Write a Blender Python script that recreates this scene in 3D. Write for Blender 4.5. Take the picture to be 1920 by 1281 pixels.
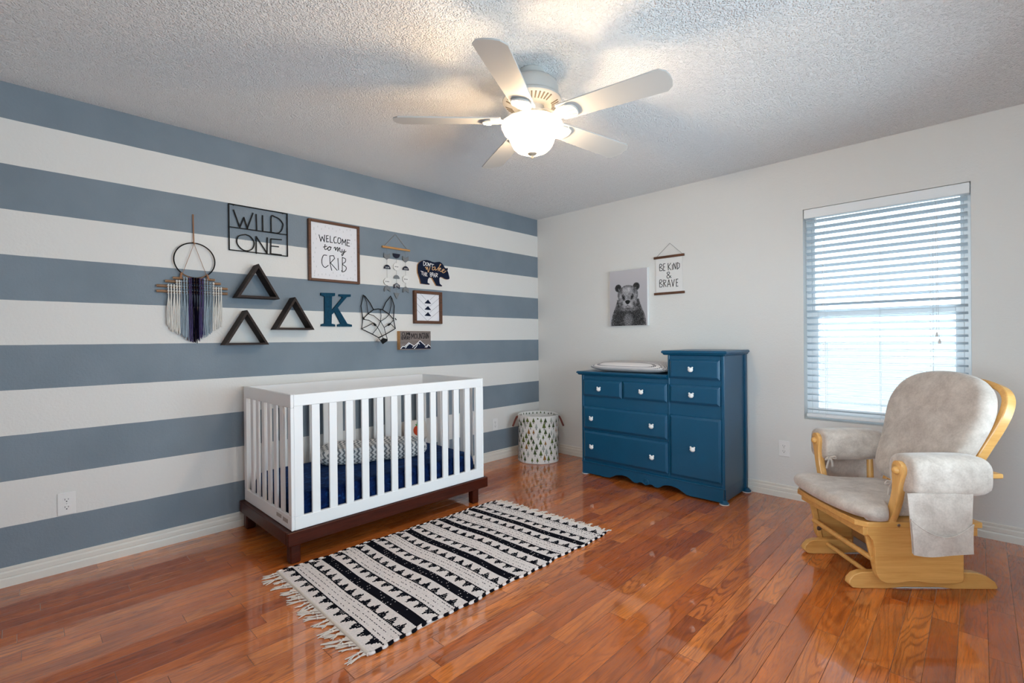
import bpy, math, random
from mathutils import Vector, Matrix
from math import sin, cos, pi, radians, floor, sqrt, atan2, hypot

for o in list(bpy.data.objects): bpy.data.objects.remove(o)
SC = bpy.context.scene
COL = SC.collection
random.seed(7)

# ---------------------------------------------------------------- camera
CAM_POS = Vector((3.3771, -3.8814, 1.1672)); YAW, PITCH, ROLL, FPX = .7708, -.0039, -.0099, 902.16
F = Vector((-sin(YAW)*cos(PITCH), cos(YAW)*cos(PITCH), sin(PITCH)))
R = Vector((cos(YAW), sin(YAW), 0)); U = R.cross(F)
R2 = R*cos(ROLL) + U*sin(ROLL); U2 = U*cos(ROLL) - R*sin(ROLL)
cd = bpy.data.cameras.new('camera'); cam = bpy.data.objects.new('camera', cd); COL.objects.link(cam)
m = Matrix((R2, U2, -F)).transposed().to_4x4(); m.translation = CAM_POS
cam.matrix_world = m
cd.sensor_width = 36; cd.sensor_fit = 'HORIZONTAL'; cd.lens = 36*FPX/1920; cd.clip_start = .05; cd.clip_end = 300
SC.camera = cam

# ---------------------------------------------------------------- light, exposure
SC.view_settings.view_transform = 'Standard'; SC.view_settings.look = 'None'
SC.view_settings.exposure = 0.05; SC.view_settings.gamma = 1.0; SC.view_settings.use_curve_mapping = False
w = bpy.data.worlds.new('daylight'); SC.world = w; w.use_nodes = True
bg = w.node_tree.nodes['Background']; bg.inputs[0].default_value = (.78, .90, 1, 1); bg.inputs[1].default_value = 4.2
SC.cycles.max_bounces = 10; SC.cycles.diffuse_bounces = 6; SC.cycles.glossy_bounces = 5
SC.cycles.transparent_max_bounces = 12; SC.cycles.sample_clamp_indirect = 6
def lamp(name, kind, loc, energy, color, rot=(0,0,0), **kw):
    l = bpy.data.lights.new(name, kind); l.energy = energy; l.color = color
    for k, v in kw.items():
        if k == 'portal': l.cycles.is_portal = v
        else: setattr(l, k, v)
    o = bpy.data.objects.new(name, l); o.location = loc; o.rotation_euler = rot; COL.objects.link(o); return o
# daylight through the openings: the one in view, the pair in the right-hand wall, an unseen one added behind the camera
lamp('portal_window', 'AREA', (2.915, .155, 1.33), 1, (1,1,1), (radians(-90),0,0), shape='RECTANGLE', size=.86, size_y=1.48, portal=True)
lamp('portal_side', 'AREA', (4.09, -2.05, 1.33), 1, (1,1,1), (0,radians(90),0), shape='RECTANGLE', size=1.48, size_y=2.5, portal=True)
lamp('portal_rear', 'AREA', (3.1, -4.59, 1.33), 1, (1,1,1), (radians(90),0,0), shape='RECTANGLE', size=1.6, size_y=1.48, portal=True)
FAN = (1.857, -2.165)
lamp('fan_bulb', 'POINT', (FAN[0], FAN[1], 2.105), 43, (1, .77, .53), shadow_soft_size=.032)
# added fill lamps outside the windows, on top of the sky light
lamp('fill_side', 'AREA', (4.75, -2.65, .95), 60, (.70, .87, 1), (0, radians(99), 0), shape='RECTANGLE', size=1.2, size_y=1.0)
lamp('fill_side_north', 'AREA', (4.75, -1.20, .72), 58, (.68, .86, 1), (0, radians(122), 0), shape='RECTANGLE', size=.9, size_y=.8)  # second added side fill, lifts the right of the ceiling
lamp('fill_back', 'AREA', (2.915, 1.6, -.10), 240, (.72, .88, 1), (radians(-130), 0, 0), shape='RECTANGLE', size=4.0, size_y=1.0)  # added below the visible window, throws extra light up to the ceiling
lamp('fill_rear', 'AREA', (3.2, -5.4, 1.35), 15, (.74, .89, 1), (radians(90), 0, radians(-2)), shape='RECTANGLE', size=1.2, size_y=1.3, spread=radians(80))  # added fill from behind the camera, aimed at the chair end

# ---------------------------------------------------------------- materials
def nmat(name):
    m = bpy.data.materials.new(name); m.use_nodes = True; nt = m.node_tree
    return m, nt, nt.nodes['Principled BSDF']
class G:
    "tiny helper for node graphs"
    def __init__(s, nt): s.nt = nt
    def n(s, t, **kw):
        x = s.nt.nodes.new(t)
        for k, v in kw.items(): setattr(x, k, v)
        return x
    def put(s, sock, v):
        if hasattr(v, 'is_output') or hasattr(v, 'links'): s.nt.links.new(v, sock)
        else: sock.default_value = v
    def m(s, op, a, b=0, c=None, clamp=False):
        x = s.n('ShaderNodeMath', operation=op, use_clamp=clamp); s.put(x.inputs[0], a); s.put(x.inputs[1], b)
        if c is not None: s.put(x.inputs[2], c)
        return x.outputs[0]
    def pos(s, kind='Object'):
        return s.n('ShaderNodeTexCoord').outputs[kind]
    def xyz(s, v):
        x = s.n('ShaderNodeSeparateXYZ'); s.put(x.inputs[0], v); return x.outputs
    def cxyz(s, a, b, c=0):
        x = s.n('ShaderNodeCombineXYZ'); s.put(x.inputs[0], a); s.put(x.inputs[1], b); s.put(x.inputs[2], c); return x.outputs[0]
    def mapv(s, v, scale=(1,1,1), loc=(0,0,0), rot=(0,0,0)):
        x = s.n('ShaderNodeMapping'); s.put(x.inputs[0], v); x.inputs['Scale'].default_value = scale
        x.inputs['Location'].default_value = loc; x.inputs['Rotation'].default_value = rot; return x.outputs[0]
    def noise(s, v, scale, detail=3, rough=.5, dist=0):
        x = s.n('ShaderNodeTexNoise'); s.put(x.inputs['Vector'], v); s.put(x.inputs['Scale'], scale)
        x.inputs['Detail'].default_value = detail; x.inputs['Roughness'].default_value = rough; x.inputs['Distortion'].default_value = dist
        return x.outputs[0]
    def vor(s, v, scale, out='Distance', feature='F1'):
        x = s.n('ShaderNodeTexVoronoi', feature=feature); s.put(x.inputs['Vector'], v); x.inputs['Scale'].default_value = scale; return x.outputs[out]
    def ramp(s, f, stops, interp='LINEAR'):
        x = s.n('ShaderNodeValToRGB'); s.put(x.inputs[0], f); e = x.color_ramp.elements; x.color_ramp.interpolation = interp
        while len(e) < len(stops): e.new(.5)
        for i, (p, c) in enumerate(stops): e[i].position = p; e[i].color = (c[0], c[1], c[2], 1)
        return x.outputs[0]
    def mix(s, f, a, b, mode='MIX'):
        x = s.n('ShaderNodeMix', data_type='RGBA', blend_type=mode); s.put(x.inputs[0], f)
        s.put(x.inputs[6], a if not isinstance(a, tuple) else (*a[:3], 1)); s.put(x.inputs[7], b if not isinstance(b, tuple) else (*b[:3], 1)); return x.outputs[2]
    def bump(s, h, strength=.3, dist=.002, nrm=None):
        x = s.n('ShaderNodeBump'); x.inputs['Strength'].default_value = strength; x.inputs['Distance'].default_value = dist
        s.put(x.inputs['Height'], h)
        if nrm is not None: s.put(x.inputs['Normal'], nrm)
        return x.outputs[0]
def plain(name, col, rough=.5, metal=0, coat=0, var=0, vscale=30, bump=0, bscale=200, bdist=.001, sheen=0, spec=None):
    m, nt, p = nmat(name); g = G(nt)
    p.inputs['Base Color'].default_value = (*col, 1); p.inputs['Roughness'].default_value = rough; p.inputs['Metallic'].default_value = metal
    p.inputs['Coat Weight'].default_value = coat; p.inputs['Sheen Weight'].default_value = sheen
    if spec is not None: p.inputs['Specular IOR Level'].default_value = spec
    if var:
        f = g.noise(g.pos(), vscale, 4, .6)
        a = tuple(c*(1-var) for c in col); b = tuple(min(1, c*(1+var)) for c in col)
        g.put(p.inputs['Base Color'], g.ramp(f, [(.3, a), (.7, b)]))
    if bump: g.put(p.inputs['Normal'], g.bump(g.noise(g.pos(), bscale, 3, .6), bump, bdist))
    return m
def wood(name, dark, light, axis=0, rough=.4, scale=1, coat=0, contrast=1, spec=.4):
    "straight-grained wood, grain along one object axis"
    m, nt, p = nmat(name); g = G(nt)
    sc = [60*scale]*3; sc[axis] = 4*scale
    v = g.mapv(g.pos(), tuple(sc))
    f = g.noise(v, 1, 5, .65, .4); f2 = g.noise(g.mapv(g.pos(), tuple(c*4 for c in sc)), 1, 2)
    f = g.m('ADD', g.m('MULTIPLY', f, .75), g.m('MULTIPLY', f2, .25))
    g.put(p.inputs['Base Color'], g.ramp(f, [(.5-.2/contrast, dark), (.5+.2/contrast, light)]))
    p.inputs['Roughness'].default_value = rough; p.inputs['Coat Weight'].default_value = coat; p.inputs['Coat Roughness'].default_value = .15
    p.inputs['Specular IOR Level'].default_value = spec
    g.put(p.inputs['Normal'], g.bump(f, .15, .001))
    return m
M = {}
WHITE = (.74, .73, .71)
def wall_white():
    m, nt, p = nmat('white_wall_paint'); g = G(nt); P = g.pos()
    p.inputs['Base Color'].default_value = (*WHITE, 1); p.inputs['Roughness'].default_value = .75
    h = g.m('ADD', g.noise(P, 70, 3, .55), g.m('MULTIPLY', g.noise(P, 22, 2), .8))
    g.put(p.inputs['Normal'], g.bump(h, .35, .0035)); return m
def wall_stripes():
    m, nt, p = nmat('striped_wall_paint'); g = G(nt); P = g.pos(); x, y, z = g.xyz(P)
    zz = g.m('ADD', z, g.m('MULTIPLY', g.m('SUBTRACT', g.noise(g.cxyz(0, y, 0), 9, 2), .5), .004))
    k = g.m('FLOOR', g.m('DIVIDE', g.m('SUBTRACT', 2.263+.2197*2, zz), .2197))
    blue = g.m('SUBTRACT', 1, g.m('GREATER_THAN', .5, g.m('MODULO', k, 2)))
    bl = g.ramp(g.noise(P, 3, 3), [(.35, (.170, .215, .262)), (.65, (.200, .248, .297))])
    g.put(p.inputs['Base Color'], g.mix(blue, WHITE, bl)); p.inputs['Roughness'].default_value = .6
    h = g.m('ADD', g.noise(P, 80, 3, .55), g.m('MULTIPLY', g.noise(P, 25, 2), .8))
    g.put(p.inputs['Normal'], g.bump(h, .35, .0035)); return m
def popcorn():
    m, nt, p = nmat('popcorn_ceiling'); g = G(nt); P = g.pos()
    p.inputs['Base Color'].default_value = (.82, .825, .83, 1); p.inputs['Roughness'].default_value = .95; p.inputs['Specular IOR Level'].default_value = .1
    wv = g.n('ShaderNodeVectorMath', operation='ADD'); g.put(wv.inputs[0], P)
    nz = g.n('ShaderNodeTexNoise'); g.put(nz.inputs['Vector'], P); nz.inputs['Scale'].default_value = 60
    sc = g.n('ShaderNodeVectorMath', operation='SCALE'); g.put(sc.inputs[0], nz.outputs[1]); sc.inputs['Scale'].default_value = .012
    g.put(wv.inputs[1], sc.outputs[0])
    vo = g.n('ShaderNodeTexVoronoi'); g.put(vo.inputs['Vector'], wv.outputs[0]); vo.inputs['Scale'].default_value = 125
    d = vo.outputs['Distance']; rc = g.xyz(vo.outputs['Color'])[0]
    h = g.m('MULTIPLY', g.m('SUBTRACT', 1, g.m('MULTIPLY', g.m('MULTIPLY', d, d), 2.6), clamp=True), g.m('MULTIPLY_ADD', rc, .75, .25))
    h = g.m('ADD', h, g.m('MULTIPLY', g.noise(P, 45, 2, .6), .7))
    g.put(p.inputs['Normal'], g.bump(h, 1, .0055)); return m
def floor_wood():
    m, nt, p = nmat('oak_strip_floor'); g = G(nt); P = g.pos(); x, y, z = g.xyz(P)
    W = .0826
    px = g.m('DIVIDE', g.m('SUBTRACT', x, 2.901 - W*60), W); row = g.m('FLOOR', px)
    def wn(a, b):
        n = g.n('ShaderNodeTexWhiteNoise', noise_dimensions='2D'); g.put(n.inputs[0], g.cxyz(a, b)); return n.outputs[0]
    r1 = wn(row, 3.3); r2 = wn(row, 9.1)
    L = g.m('MULTIPLY_ADD', r2, .55, .42)
    py = g.m('DIVIDE', g.m('MULTIPLY_ADD', r1, 5, g.m('ADD', y, 20)), L); col = g.m('FLOOR', py)
    rnd = wn(row, col); rnd2 = wn(g.m('ADD', row, 51.7), col)
    fx = g.m('FRACT', px); fy = g.m('FRACT', py)
    ex = g.m('MULTIPLY', g.m('MINIMUM', fx, g.m('SUBTRACT', 1, fx)), W)
    ey = g.m('MULTIPLY', g.m('MINIMUM', fy, g.m('SUBTRACT', 1, fy)), L)
    e = g.m('MINIMUM', ex, ey)
    seam = g.m('SUBTRACT', 1, g.m('DIVIDE', e, .0014), clamp=True)
    off = g.m('MULTIPLY', rnd2, 37)
    gv = g.cxyz(g.m('MULTIPLY_ADD', x, 11, off), g.m('MULTIPLY_ADD', y, 1.15, g.m('MULTIPLY', rnd, 23)), off)
    big = g.noise(gv, 1.0, 3, .45, .5)
    rings = g.m('MULTIPLY_ADD', g.m('SINE', g.m('MULTIPLY', big, 95)), .5, .5)
    rings = g.m('POWER', rings, 3.5)
    fine = g.noise(g.cxyz(g.m('MULTIPLY_ADD', x, 320, off), g.m('MULTIPLY', y, 14), off), 1, 3, .6)
    tone = g.noise(g.cxyz(g.m('MULTIPLY_ADD', x, 14, off), g.m('MULTIPLY', y, 2.6), off), 1, 2)
    base = g.ramp(rnd, [(0, (.46, .098, .015)), (.25, (.58, .138, .022)), (.6, (.70, .180, .031)), (1, (.84, .255, .052))])
    base = g.mix(g.m('MULTIPLY', g.m('SUBTRACT', tone, .38, clamp=True), 1.6, clamp=True), base, (.22, .055, .018))
    base = g.mix(g.m('MULTIPLY', rings, g.m('MULTIPLY_ADD', rnd2, .50, .16)), base, (.17, .036, .010))
    base = g.mix(g.m('MULTIPLY', g.m('SUBTRACT', fine, .46, clamp=True), 2.4, clamp=True), base, (.24, .058, .016))
    base = g.mix(g.m('MULTIPLY', seam, .72), base, (.05, .016, .007))
    g.put(p.inputs['Base Color'], base)
    g.put(p.inputs['Roughness'], g.m('MULTIPLY_ADD', fine, .12, .22))
    p.inputs['Specular IOR Level'].default_value = .1
    p.inputs['Coat Weight'].default_value = 1; p.inputs['Coat Roughness'].default_value = .035; p.inputs['Coat IOR'].default_value = 1.58
    tilt = g.m('MULTIPLY', g.m('SUBTRACT', fx, .5), g.m('SUBTRACT', rnd, .5))
    h = g.m('ADD', g.m('MULTIPLY', seam, -.0011), g.m('MULTIPLY', tilt, .0007))
    h = g.m('ADD', h, g.m('MULTIPLY', g.noise(g.cxyz(g.m('MULTIPLY', x, 12), g.m('MULTIPLY', y, 3)), 1, 2), .0009))
    nb = g.bump(h, 1, 1.0); g.put(p.inputs['Normal'], nb); g.put(p.inputs['Coat Normal'], nb)
    return m
M['white_wall'] = wall_white(); M['stripes'] = wall_stripes(); M['ceiling'] = popcorn(); M['floor'] = floor_wood()
M['trim'] = plain('trim_paint', (.76, .73, .67), .35, bump=.1, bscale=40)
M['crib_white'] = plain('crib_white_paint', (.88, .89, .90), .4)
M['espresso'] = wood('espresso_wood', (.026, .0042, .002), (.085, .0145, .006), 1, .35, spec=.25)
M['teal'] = plain('teal_blue_paint', (.0008, .070, .150), .34, spec=.5, var=.06, vscale=4, bump=.05, bscale=60)
M['bear_knob'] = plain('white_ceramic', (.85, .85, .84), .2, coat=.4)
M['felt_white'] = plain('white_felt', (.7, .68, .66), .9)
M['fan_white'] = plain('fan_white_enamel', (.48, .475, .46), .4)
M['fan_dark'] = plain('fan_slot', (.16, .13, .10), .8)
M['brass'] = plain('pewter_finial', (.42, .36, .29), .35, metal=.3)
M['pvc'] = plain('white_vinyl', (.82, .84, .86), .35)
M['slat'] = plain('blind_slat', (.60, .68, .74), .5, spec=.2)
M['cord'] = plain('blind_cord', (.65, .68, .7), .8)
M['plate'] = plain('outlet_plastic', (.82, .81, .80), .3)
M['slot'] = plain('outlet_slot', (.02, .02, .02), .6)
M['black'] = plain('black_metal', (.004, .004, .005), .5, spec=.15)
M['black_ink'] = plain('black_ink', (.010, .010, .013), .8, spec=.1)
M['paper'] = plain('white_print_paper', (.80, .80, .84), .8)
M['paper_mark'] = plain('pale_grey_ink', (.55, .56, .58), .8)
M['linen'] = plain('white_linen', (.78, .77, .76), .85, bump=.15, bscale=500)
M['walnut'] = wood('walnut_frame', (.065, .026, .012), (.17, .07, .035), 0, .5, 1.2)
M['greywood'] = wood('grey_stained_wood', (.022, .016, .015), (.070, .054, .050), 0, .7, 1.2, spec=.15)
M['greyface'] = wood('grey_barn_wood', (.12, .095, .09), (.26, .21, .19), 0, .7, 1.2)
M['rawwood'] = wood('honey_wood', (.42, .19, .06), (.66, .36, .13), 0, .5, 1.5)
M['cutwood'] = plain('cut_stick_end', (.72, .45, .25), .7)
M['navy'] = plain('navy_paint', (.002, .007, .028), .6, spec=.2, var=.3, vscale=40)
M['bluek'] = plain('deep_teal_letter', (.001, .046, .092), .6, spec=.15, var=.25, vscale=60)
M['gold'] = plain('gold_lettering', (.72, .42, .20), .5)
M['white_ink'] = plain('white_ink', (.85, .85, .85), .6)
M['feltgrey'] = plain('grey_felt', (.19, .20, .21), .95, var=.15, vscale=200)
M['feltblack'] = plain('navy_felt', (.010, .012, .030), .9)
M['feltwhite'] = plain('white_felt_disc', (.78, .77, .75), .9)
M['thread'] = plain('grey_thread', (.30, .29, .28), .9)
M['jute'] = plain('jute_cord', (.34, .17, .09), .9)
M['yarn_white'] = plain('cream_yarn', (.72, .70, .66), .95)
M['yarn_blue'] = plain('pale_blue_grey_yarn', (.30, .37, .43), .95)
M['yarn_dark'] = plain('near_black_yarn', (.004, .003, .010), 1, spec=.05)
M['yarn_purple'] = plain('dark_violet_yarn', (.060, .045, .13), .95)
M['rug_white'] = plain('cream_wool', (.76, .68, .65), .95, var=.12, vscale=120)
M['rug_black'] = plain('black_wool', (.006, .006, .010), 1, spec=.05)
M['fringe'] = plain('fringe_cotton', (.70, .61, .54), .95)
M['oak'] = wood('golden_glider_wood', (.64, .31, .078), (.82, .46, .15), 0, .38, .7, coat=.25)
M['oakdark'] = wood('base_wood', (.30, .13, .04), (.42, .20, .07), 0, .5, .7)
M['oakedge'] = wood('golden_edge_wood', (.66, .33, .09), (.84, .48, .17), 2, .38, .7, coat=.25)
M['steel'] = plain('steel_bolt', (.5, .5, .5), .3, metal=1)
M['darkcloth'] = plain('dark_lining', (.05, .055, .07), .9)
def suede():
    m, nt, p = nmat('beige_microsuede'); g = G(nt); P = g.pos()
    f = g.noise(P, 13, 4, .7, .25); f2 = g.noise(P, 120, 3, .6)
    f = g.m('ADD', g.m('MULTIPLY', f, .75), g.m('MULTIPLY', f2, .25))
    g.put(p.inputs['Base Color'], g.ramp(f, [(.36, (.44, .365, .315)), (.64, (.64, .555, .49))]))
    p.inputs['Roughness'].default_value = .95; p.inputs['Sheen Weight'].default_value = .35; p.inputs['Sheen Roughness'].default_value = .4
    g.put(p.inputs['Normal'], g.bump(g.m('ADD', g.noise(P, 24, 3), g.m('MULTIPLY', f2, .2)), .35, .006)); return m
M['suede'] = suede()
def plush():
    m, nt, p = nmat('navy_plush_sheet'); g = G(nt); P = g.pos()
    f = g.noise(P, 26, 4, .7, .8)
    g.put(p.inputs['Base Color'], g.ramp(f, [(.38, (.001, .006, .035)), (.55, (.002, .014, .075)), (.70, (.010, .055, .19))]))
    p.inputs['Roughness'].default_value = .9; p.inputs['Specular IOR Level'].default_value = .1; p.inputs['Sheen Weight'].default_value = .12; p.inputs['Sheen Tint'].default_value = (.2, .4, .9, 1)
    g.put(p.inputs['Normal'], g.bump(f, .6, .006)); return m
M['plush'] = plush()
def chevron():
    "grey chevrons running round the pad; rows across its length"
    m, nt, p = nmat('grey_chevron_cloth'); g = G(nt); P = g.pos(); x, y, z = g.xyz(P)
    s = g.m('ADD', g.m('MULTIPLY', x, .7), z)
    tri = g.m('PINGPONG', g.m('MULTIPLY', s, 1), .0155)
    t = g.m('FRACT', g.m('DIVIDE', g.m('ADD', y, g.m('MULTIPLY', tri, 1.0)), .030))
    k = g.m('LESS_THAN', t, .46)
    g.put(p.inputs['Base Color'], g.mix(k, (.70, .70, .70), (.17, .19, .21)))
    p.inputs['Roughness'].default_value = .9
    g.put(p.inputs['Normal'], g.bump(g.noise(P, 18, 3), .4, .008)); return m
M['chevron'] = chevron()
def dashes():
    m, nt, p = nmat('dashed_cloth'); g = G(nt); P = g.pos(); x, y, z = g.xyz(P)
    s = g.m('ADD', z, g.m('MULTIPLY', y, -.55))
    a = g.m('LESS_THAN', g.m('FRACT', g.m('DIVIDE', s, .0115)), .36)
    b = g.m('LESS_THAN', g.m('FRACT', g.m('DIVIDE', x, .0125)), .62)
    g.put(p.inputs['Base Color'], g.mix(g.m('MULTIPLY', a, b), (.74, .70, .69), (.06, .06, .08)))
    p.inputs['Roughness'].default_value = .9; g.put(p.inputs['Normal'], g.bump(g.noise(P, 15, 3), .4, .008)); return m
M['dashes'] = dashes()
def vcol(name, rough=.8):
    m, nt, p = nmat(name); g = G(nt); a = g.n('ShaderNodeAttribute', attribute_name='print'); g.put(p.inputs['Base Color'], a.outputs['Color'])
    p.inputs['Roughness'].default_value = rough; return m
M['print'] = vcol('printed_canvas')
M['canvas'] = plain('canvas_wrap', (.80, .80, .79), .8)
def glass():
    m = bpy.data.materials.new('window_glass'); m.use_nodes = True; nt = m.node_tree; nt.nodes.clear(); g = G(nt)
    o = g.n('ShaderNodeOutputMaterial'); t = g.n('ShaderNodeBsdfTransparent'); gl = g.n('ShaderNodeBsdfGlossy'); gl.inputs['Roughness'].default_value = .02
    fr = g.n('ShaderNodeFresnel'); fr.inputs[0].default_value = 1.45; mx = g.n('ShaderNodeMixShader')
    t.inputs[0].default_value = (.95, .97, .97, 1)
    nt.links.new(fr.outputs[0], mx.inputs[0]); nt.links.new(t.outputs[0], mx.inputs[1]); nt.links.new(gl.outputs[0], mx.inputs[2]); nt.links.new(mx.outputs[0], o.inputs[0]); return m
M['glass'] = glass()
def bowl_glass(name, e):
    m, nt, p = nmat(name); p.inputs['Base Color'].default_value = (.9, .82, .68, 1); p.inputs['Roughness'].default_value = .25
    p.inputs['Emission Color'].default_value = (1, .80, .56, 1); p.inputs['Emission Strength'].default_value = e
    g = G(nt); tr = g.n('ShaderNodeBsdfTransparent'); mx = g.n('ShaderNodeMixShader'); mx.inputs[0].default_value = .33   # thin frosted glass, the bulb shows through
    tr.inputs[0].default_value = (1, .97, .92, 1)
    out = nt.nodes['Material Output']; nt.links.new(tr.outputs[0], mx.inputs[1]); nt.links.new(p.outputs[0], mx.inputs[2]); nt.links.new(mx.outputs[0], out.inputs[0]); return m
M['bowl'] = bowl_glass('frosted_lamp_glass', 12); M['bowl_inside'] = bowl_glass('frosted_lamp_glass_inside', 6)
M['leather'] = plain('oxblood_leather', (.14, .025, .015), .5)
M['basket'] = plain('basket_canvas', (.72, .69, .66), .85, bump=.3, bscale=25, bdist=.006)
M['tree_green'] = plain('tree_green', (.085, .115, .022), .9); M['tree_dark'] = plain('tree_dark_green', (.05, .075, .025), .9)
M['tree_grey'] = plain('tree_sage_grey', (.34, .36, .32), .9); M['tree_brown'] = plain('tree_ochre', (.26, .12, .025), .9)
M['trunk'] = plain('tree_trunk', (.02, .014, .01), .9)
M['red'] = plain('red_orange_applique', (.62, .055, .008), .8); M['leafgreen'] = plain('green_applique', (.05, .32, .05), .8)
M['pillow'] = plain('white_cotton', (.74, .70, .66), .9)
M['ground'] = plain('outdoor_concrete', (.27, .27, .26), .9, var=.2, vscale=3)
M['metalplate'] = plain('grey_metal_plate', (.30, .31, .34), .45, metal=.6)

# ---------------------------------------------------------------- mesh helpers
class MB:
    "collects shapes, builds ONE mesh object"
    def __init__(s): s.v = []; s.f = []; s.mi = []; s.cur = 0
    def mat(s, i): s.cur = i; return s
    def add(s, vs, fs, T=None):
        b = len(s.v); s.v += [tuple(T @ Vector(p)) if T else tuple(p) for p in vs]
        for f in fs: s.f.append([b+i for i in f]); s.mi.append(s.cur)
        return s
    def box(s, x0, x1, y0, y1, z0, z1, T=None):
        if x0 > x1: x0, x1 = x1, x0
        if y0 > y1: y0, y1 = y1, y0
        if z0 > z1: z0, z1 = z1, z0
        vs = [(x, y, z) for z in (z0, z1) for y in (y0, y1) for x in (x0, x1)]
        return s.add(vs, [(0,2,3,1),(4,5,7,6),(0,1,5,4),(2,6,7,3),(0,4,6,2),(1,3,7,5)], T)
    def bev(s, x0, x1, y0, y1, z0, z1, b, T=None):
        "box with chamfered edges"
        xs = (x0, x0+b, x1-b, x1); ys = (y0, y0+b, y1-b, y1); zs = (z0, z0+b, z1-b, z1)
        P = []; idx = {}
        for i in (0,1,2,3):
            for j in (0,1,2,3):
                for k in (0,1,2,3):
                    e = (i in (0,3)) + (j in (0,3)) + (k in (0,3))
                    if e == 1 and i*j*k != -1:
                        idx[(i,j,k)] = len(P); P.append((xs[i], ys[j], zs[k]))
        Fs = []; q = lambda *a: Fs.append([idx[t] for t in a])
        for a in (0, 3):
            q((a,1,1),(a,2,1),(a,2,2),(a,1,2)); q((1,a,1),(2,a,1),(2,a,2),(1,a,2)); q((1,1,a),(2,1,a),(2,2,a),(1,2,a))
        for a in (0, 3):
            ai = 1 if a == 0 else 2
            for c in (0, 3):
                ci = 1 if c == 0 else 2
                q((a,ci,1),(a,ci,2),(ai,c,2),(ai,c,1)); q((a,1,ci),(a,2,ci),(ai,2,c),(ai,1,c)); q((1,a,ci),(2,a,ci),(2,ai,c),(1,ai,c))
                for d in (0, 3):
                    di = 1 if d == 0 else 2
                    q((a,ci,di),(ai,c,di),(ai,ci,d))
        return s.add(P, Fs, T)
    def prism(s, poly, d0, d1, axis='y', T=None):
        "polygon (a,b) extruded; axis y: (x,z); axis z: (x,y); axis x: (y,z)"
        n = len(poly)
        mk = {'y': lambda a, b, d: (a, d, b), 'z': lambda a, b, d: (a, b, d), 'x': lambda a, b, d: (d, a, b)}[axis]
        vs = [mk(a, b, d0) for a, b in poly] + [mk(a, b, d1) for a, b in poly]
        fs = [list(range(n)), list(range(n, 2*n))[::-1]] + [(i, (i+1) % n, n+(i+1) % n, n+i) for i in range(n)]
        return s.add(vs, fs, T)
    def tube(s, pts, r, seg=8, closed=False, flat=None, T=None, caps=True):
        "round tube along points; r may be a list; flat=(scale_n, scale_b)"
        pts = [Vector(p) for p in pts]; n = len(pts)
        if n < 2: return s
        rr = r if isinstance(r, (list, tuple)) else [r]*n
        def tan(i):
            if closed: return (pts[(i+1) % n]-pts[i-1]).normalized()
            return (pts[min(i+1, n-1)]-pts[max(i-1, 0)]).normalized()
        t0 = tan(0); up = Vector((0, 1, 0)) if abs(t0.y) < .9 else Vector((1, 0, 0))
        nrm = (up - t0*up.dot(t0)).normalized(); vs = []
        for i in range(n):
            t = tan(i); nrm = (nrm - t*nrm.dot(t))
            nrm = nrm.normalized() if nrm.length > 1e-6 else t.orthogonal().normalized()
            b = t.cross(nrm)
            for k in range(seg):
                a = 2*pi*k/seg; fa, fb = flat or (1, 1)
                vs.append(pts[i] + nrm*cos(a)*rr[i]*fa + b*sin(a)*rr[i]*fb)
        fs = []
        for i in range(n if closed else n-1):
            for k in range(seg):
                fs.append((i*seg+k, i*seg+(k+1) % seg, ((i+1) % n)*seg+(k+1) % seg, ((i+1) % n)*seg+k))
        if not closed and caps: fs += [list(range(seg))[::-1], list(range((n-1)*seg, n*seg))]
        return s.add(vs, fs, T)
    def lathe(s, prof, seg=32, T=None, flute=None):
        "profile of (r, z) about the z axis"
        vs = []; n = len(prof)
        for r, z in prof:
            for k in range(seg):
                a = 2*pi*k/seg; q = r*(1+(flute(a, r, z) if flute else 0)); vs.append((q*cos(a), q*sin(a), z))
        fs = [(i*seg+k, i*seg+(k+1) % seg, (i+1)*seg+(k+1) % seg, (i+1)*seg+k) for i in range(n-1) for k in range(seg)]
        return s.add(vs, fs, T)
    def loft(s, rings, closed_caps=True, T=None):
        k = len(rings[0]); vs = [p for r in rings for p in r]
        fs = [(i*k+j, i*k+(j+1) % k, (i+1)*k+(j+1) % k, (i+1)*k+j) for i in range(len(rings)-1) for j in range(k)]
        if closed_caps: fs += [list(range(k))[::-1], list(range((len(rings)-1)*k, len(rings)*k))]
        return s.add(vs, fs, T)
    def grid(s, fn, nu, nv, mfn=None, T=None):
        vs = [fn(i/nu, j/nv) for j in range(nv+1) for i in range(nu+1)]; b = len(s.v)
        s.v += [tuple(T @ Vector(p)) if T else tuple(p) for p in vs]
        for j in range(nv):
            for i in range(nu):
                a = b+j*(nu+1)+i; s.f.append((a, a+1, a+nu+2, a+nu+1)); s.mi.append(mfn(i, j) if mfn else s.cur)
        return s
    def build(s, name, mats, parent=None, smooth=True, angle=35, bevel=0, subsurf=0, fixn=True):
        me = bpy.data.meshes.new(name); me.from_pydata(s.v, [], s.f)
        for x in (mats if isinstance(mats, (list, tuple)) else [mats]): me.materials.append(M[x] if isinstance(x, str) else x)
        me.polygons.foreach_set('material_index', s.mi)
        if fixn:
            import bmesh
            bm = bmesh.new(); bm.from_mesh(me); bmesh.ops.recalc_face_normals(bm, faces=bm.faces); bm.to_mesh(me); bm.free()
        o = bpy.data.objects.new(name, me); COL.objects.link(o)
        if parent: o.parent = parent
        if smooth:
            me.polygons.foreach_set('use_smooth', [True]*len(me.polygons))
            me.set_sharp_from_angle(angle=radians(angle))
        if bevel:
            b = o.modifiers.new('bevel', 'BEVEL'); b.width = bevel; b.segments = 2; b.limit_method = 'ANGLE'; b.angle_limit = radians(40)
            b.harden_normals = False
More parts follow.
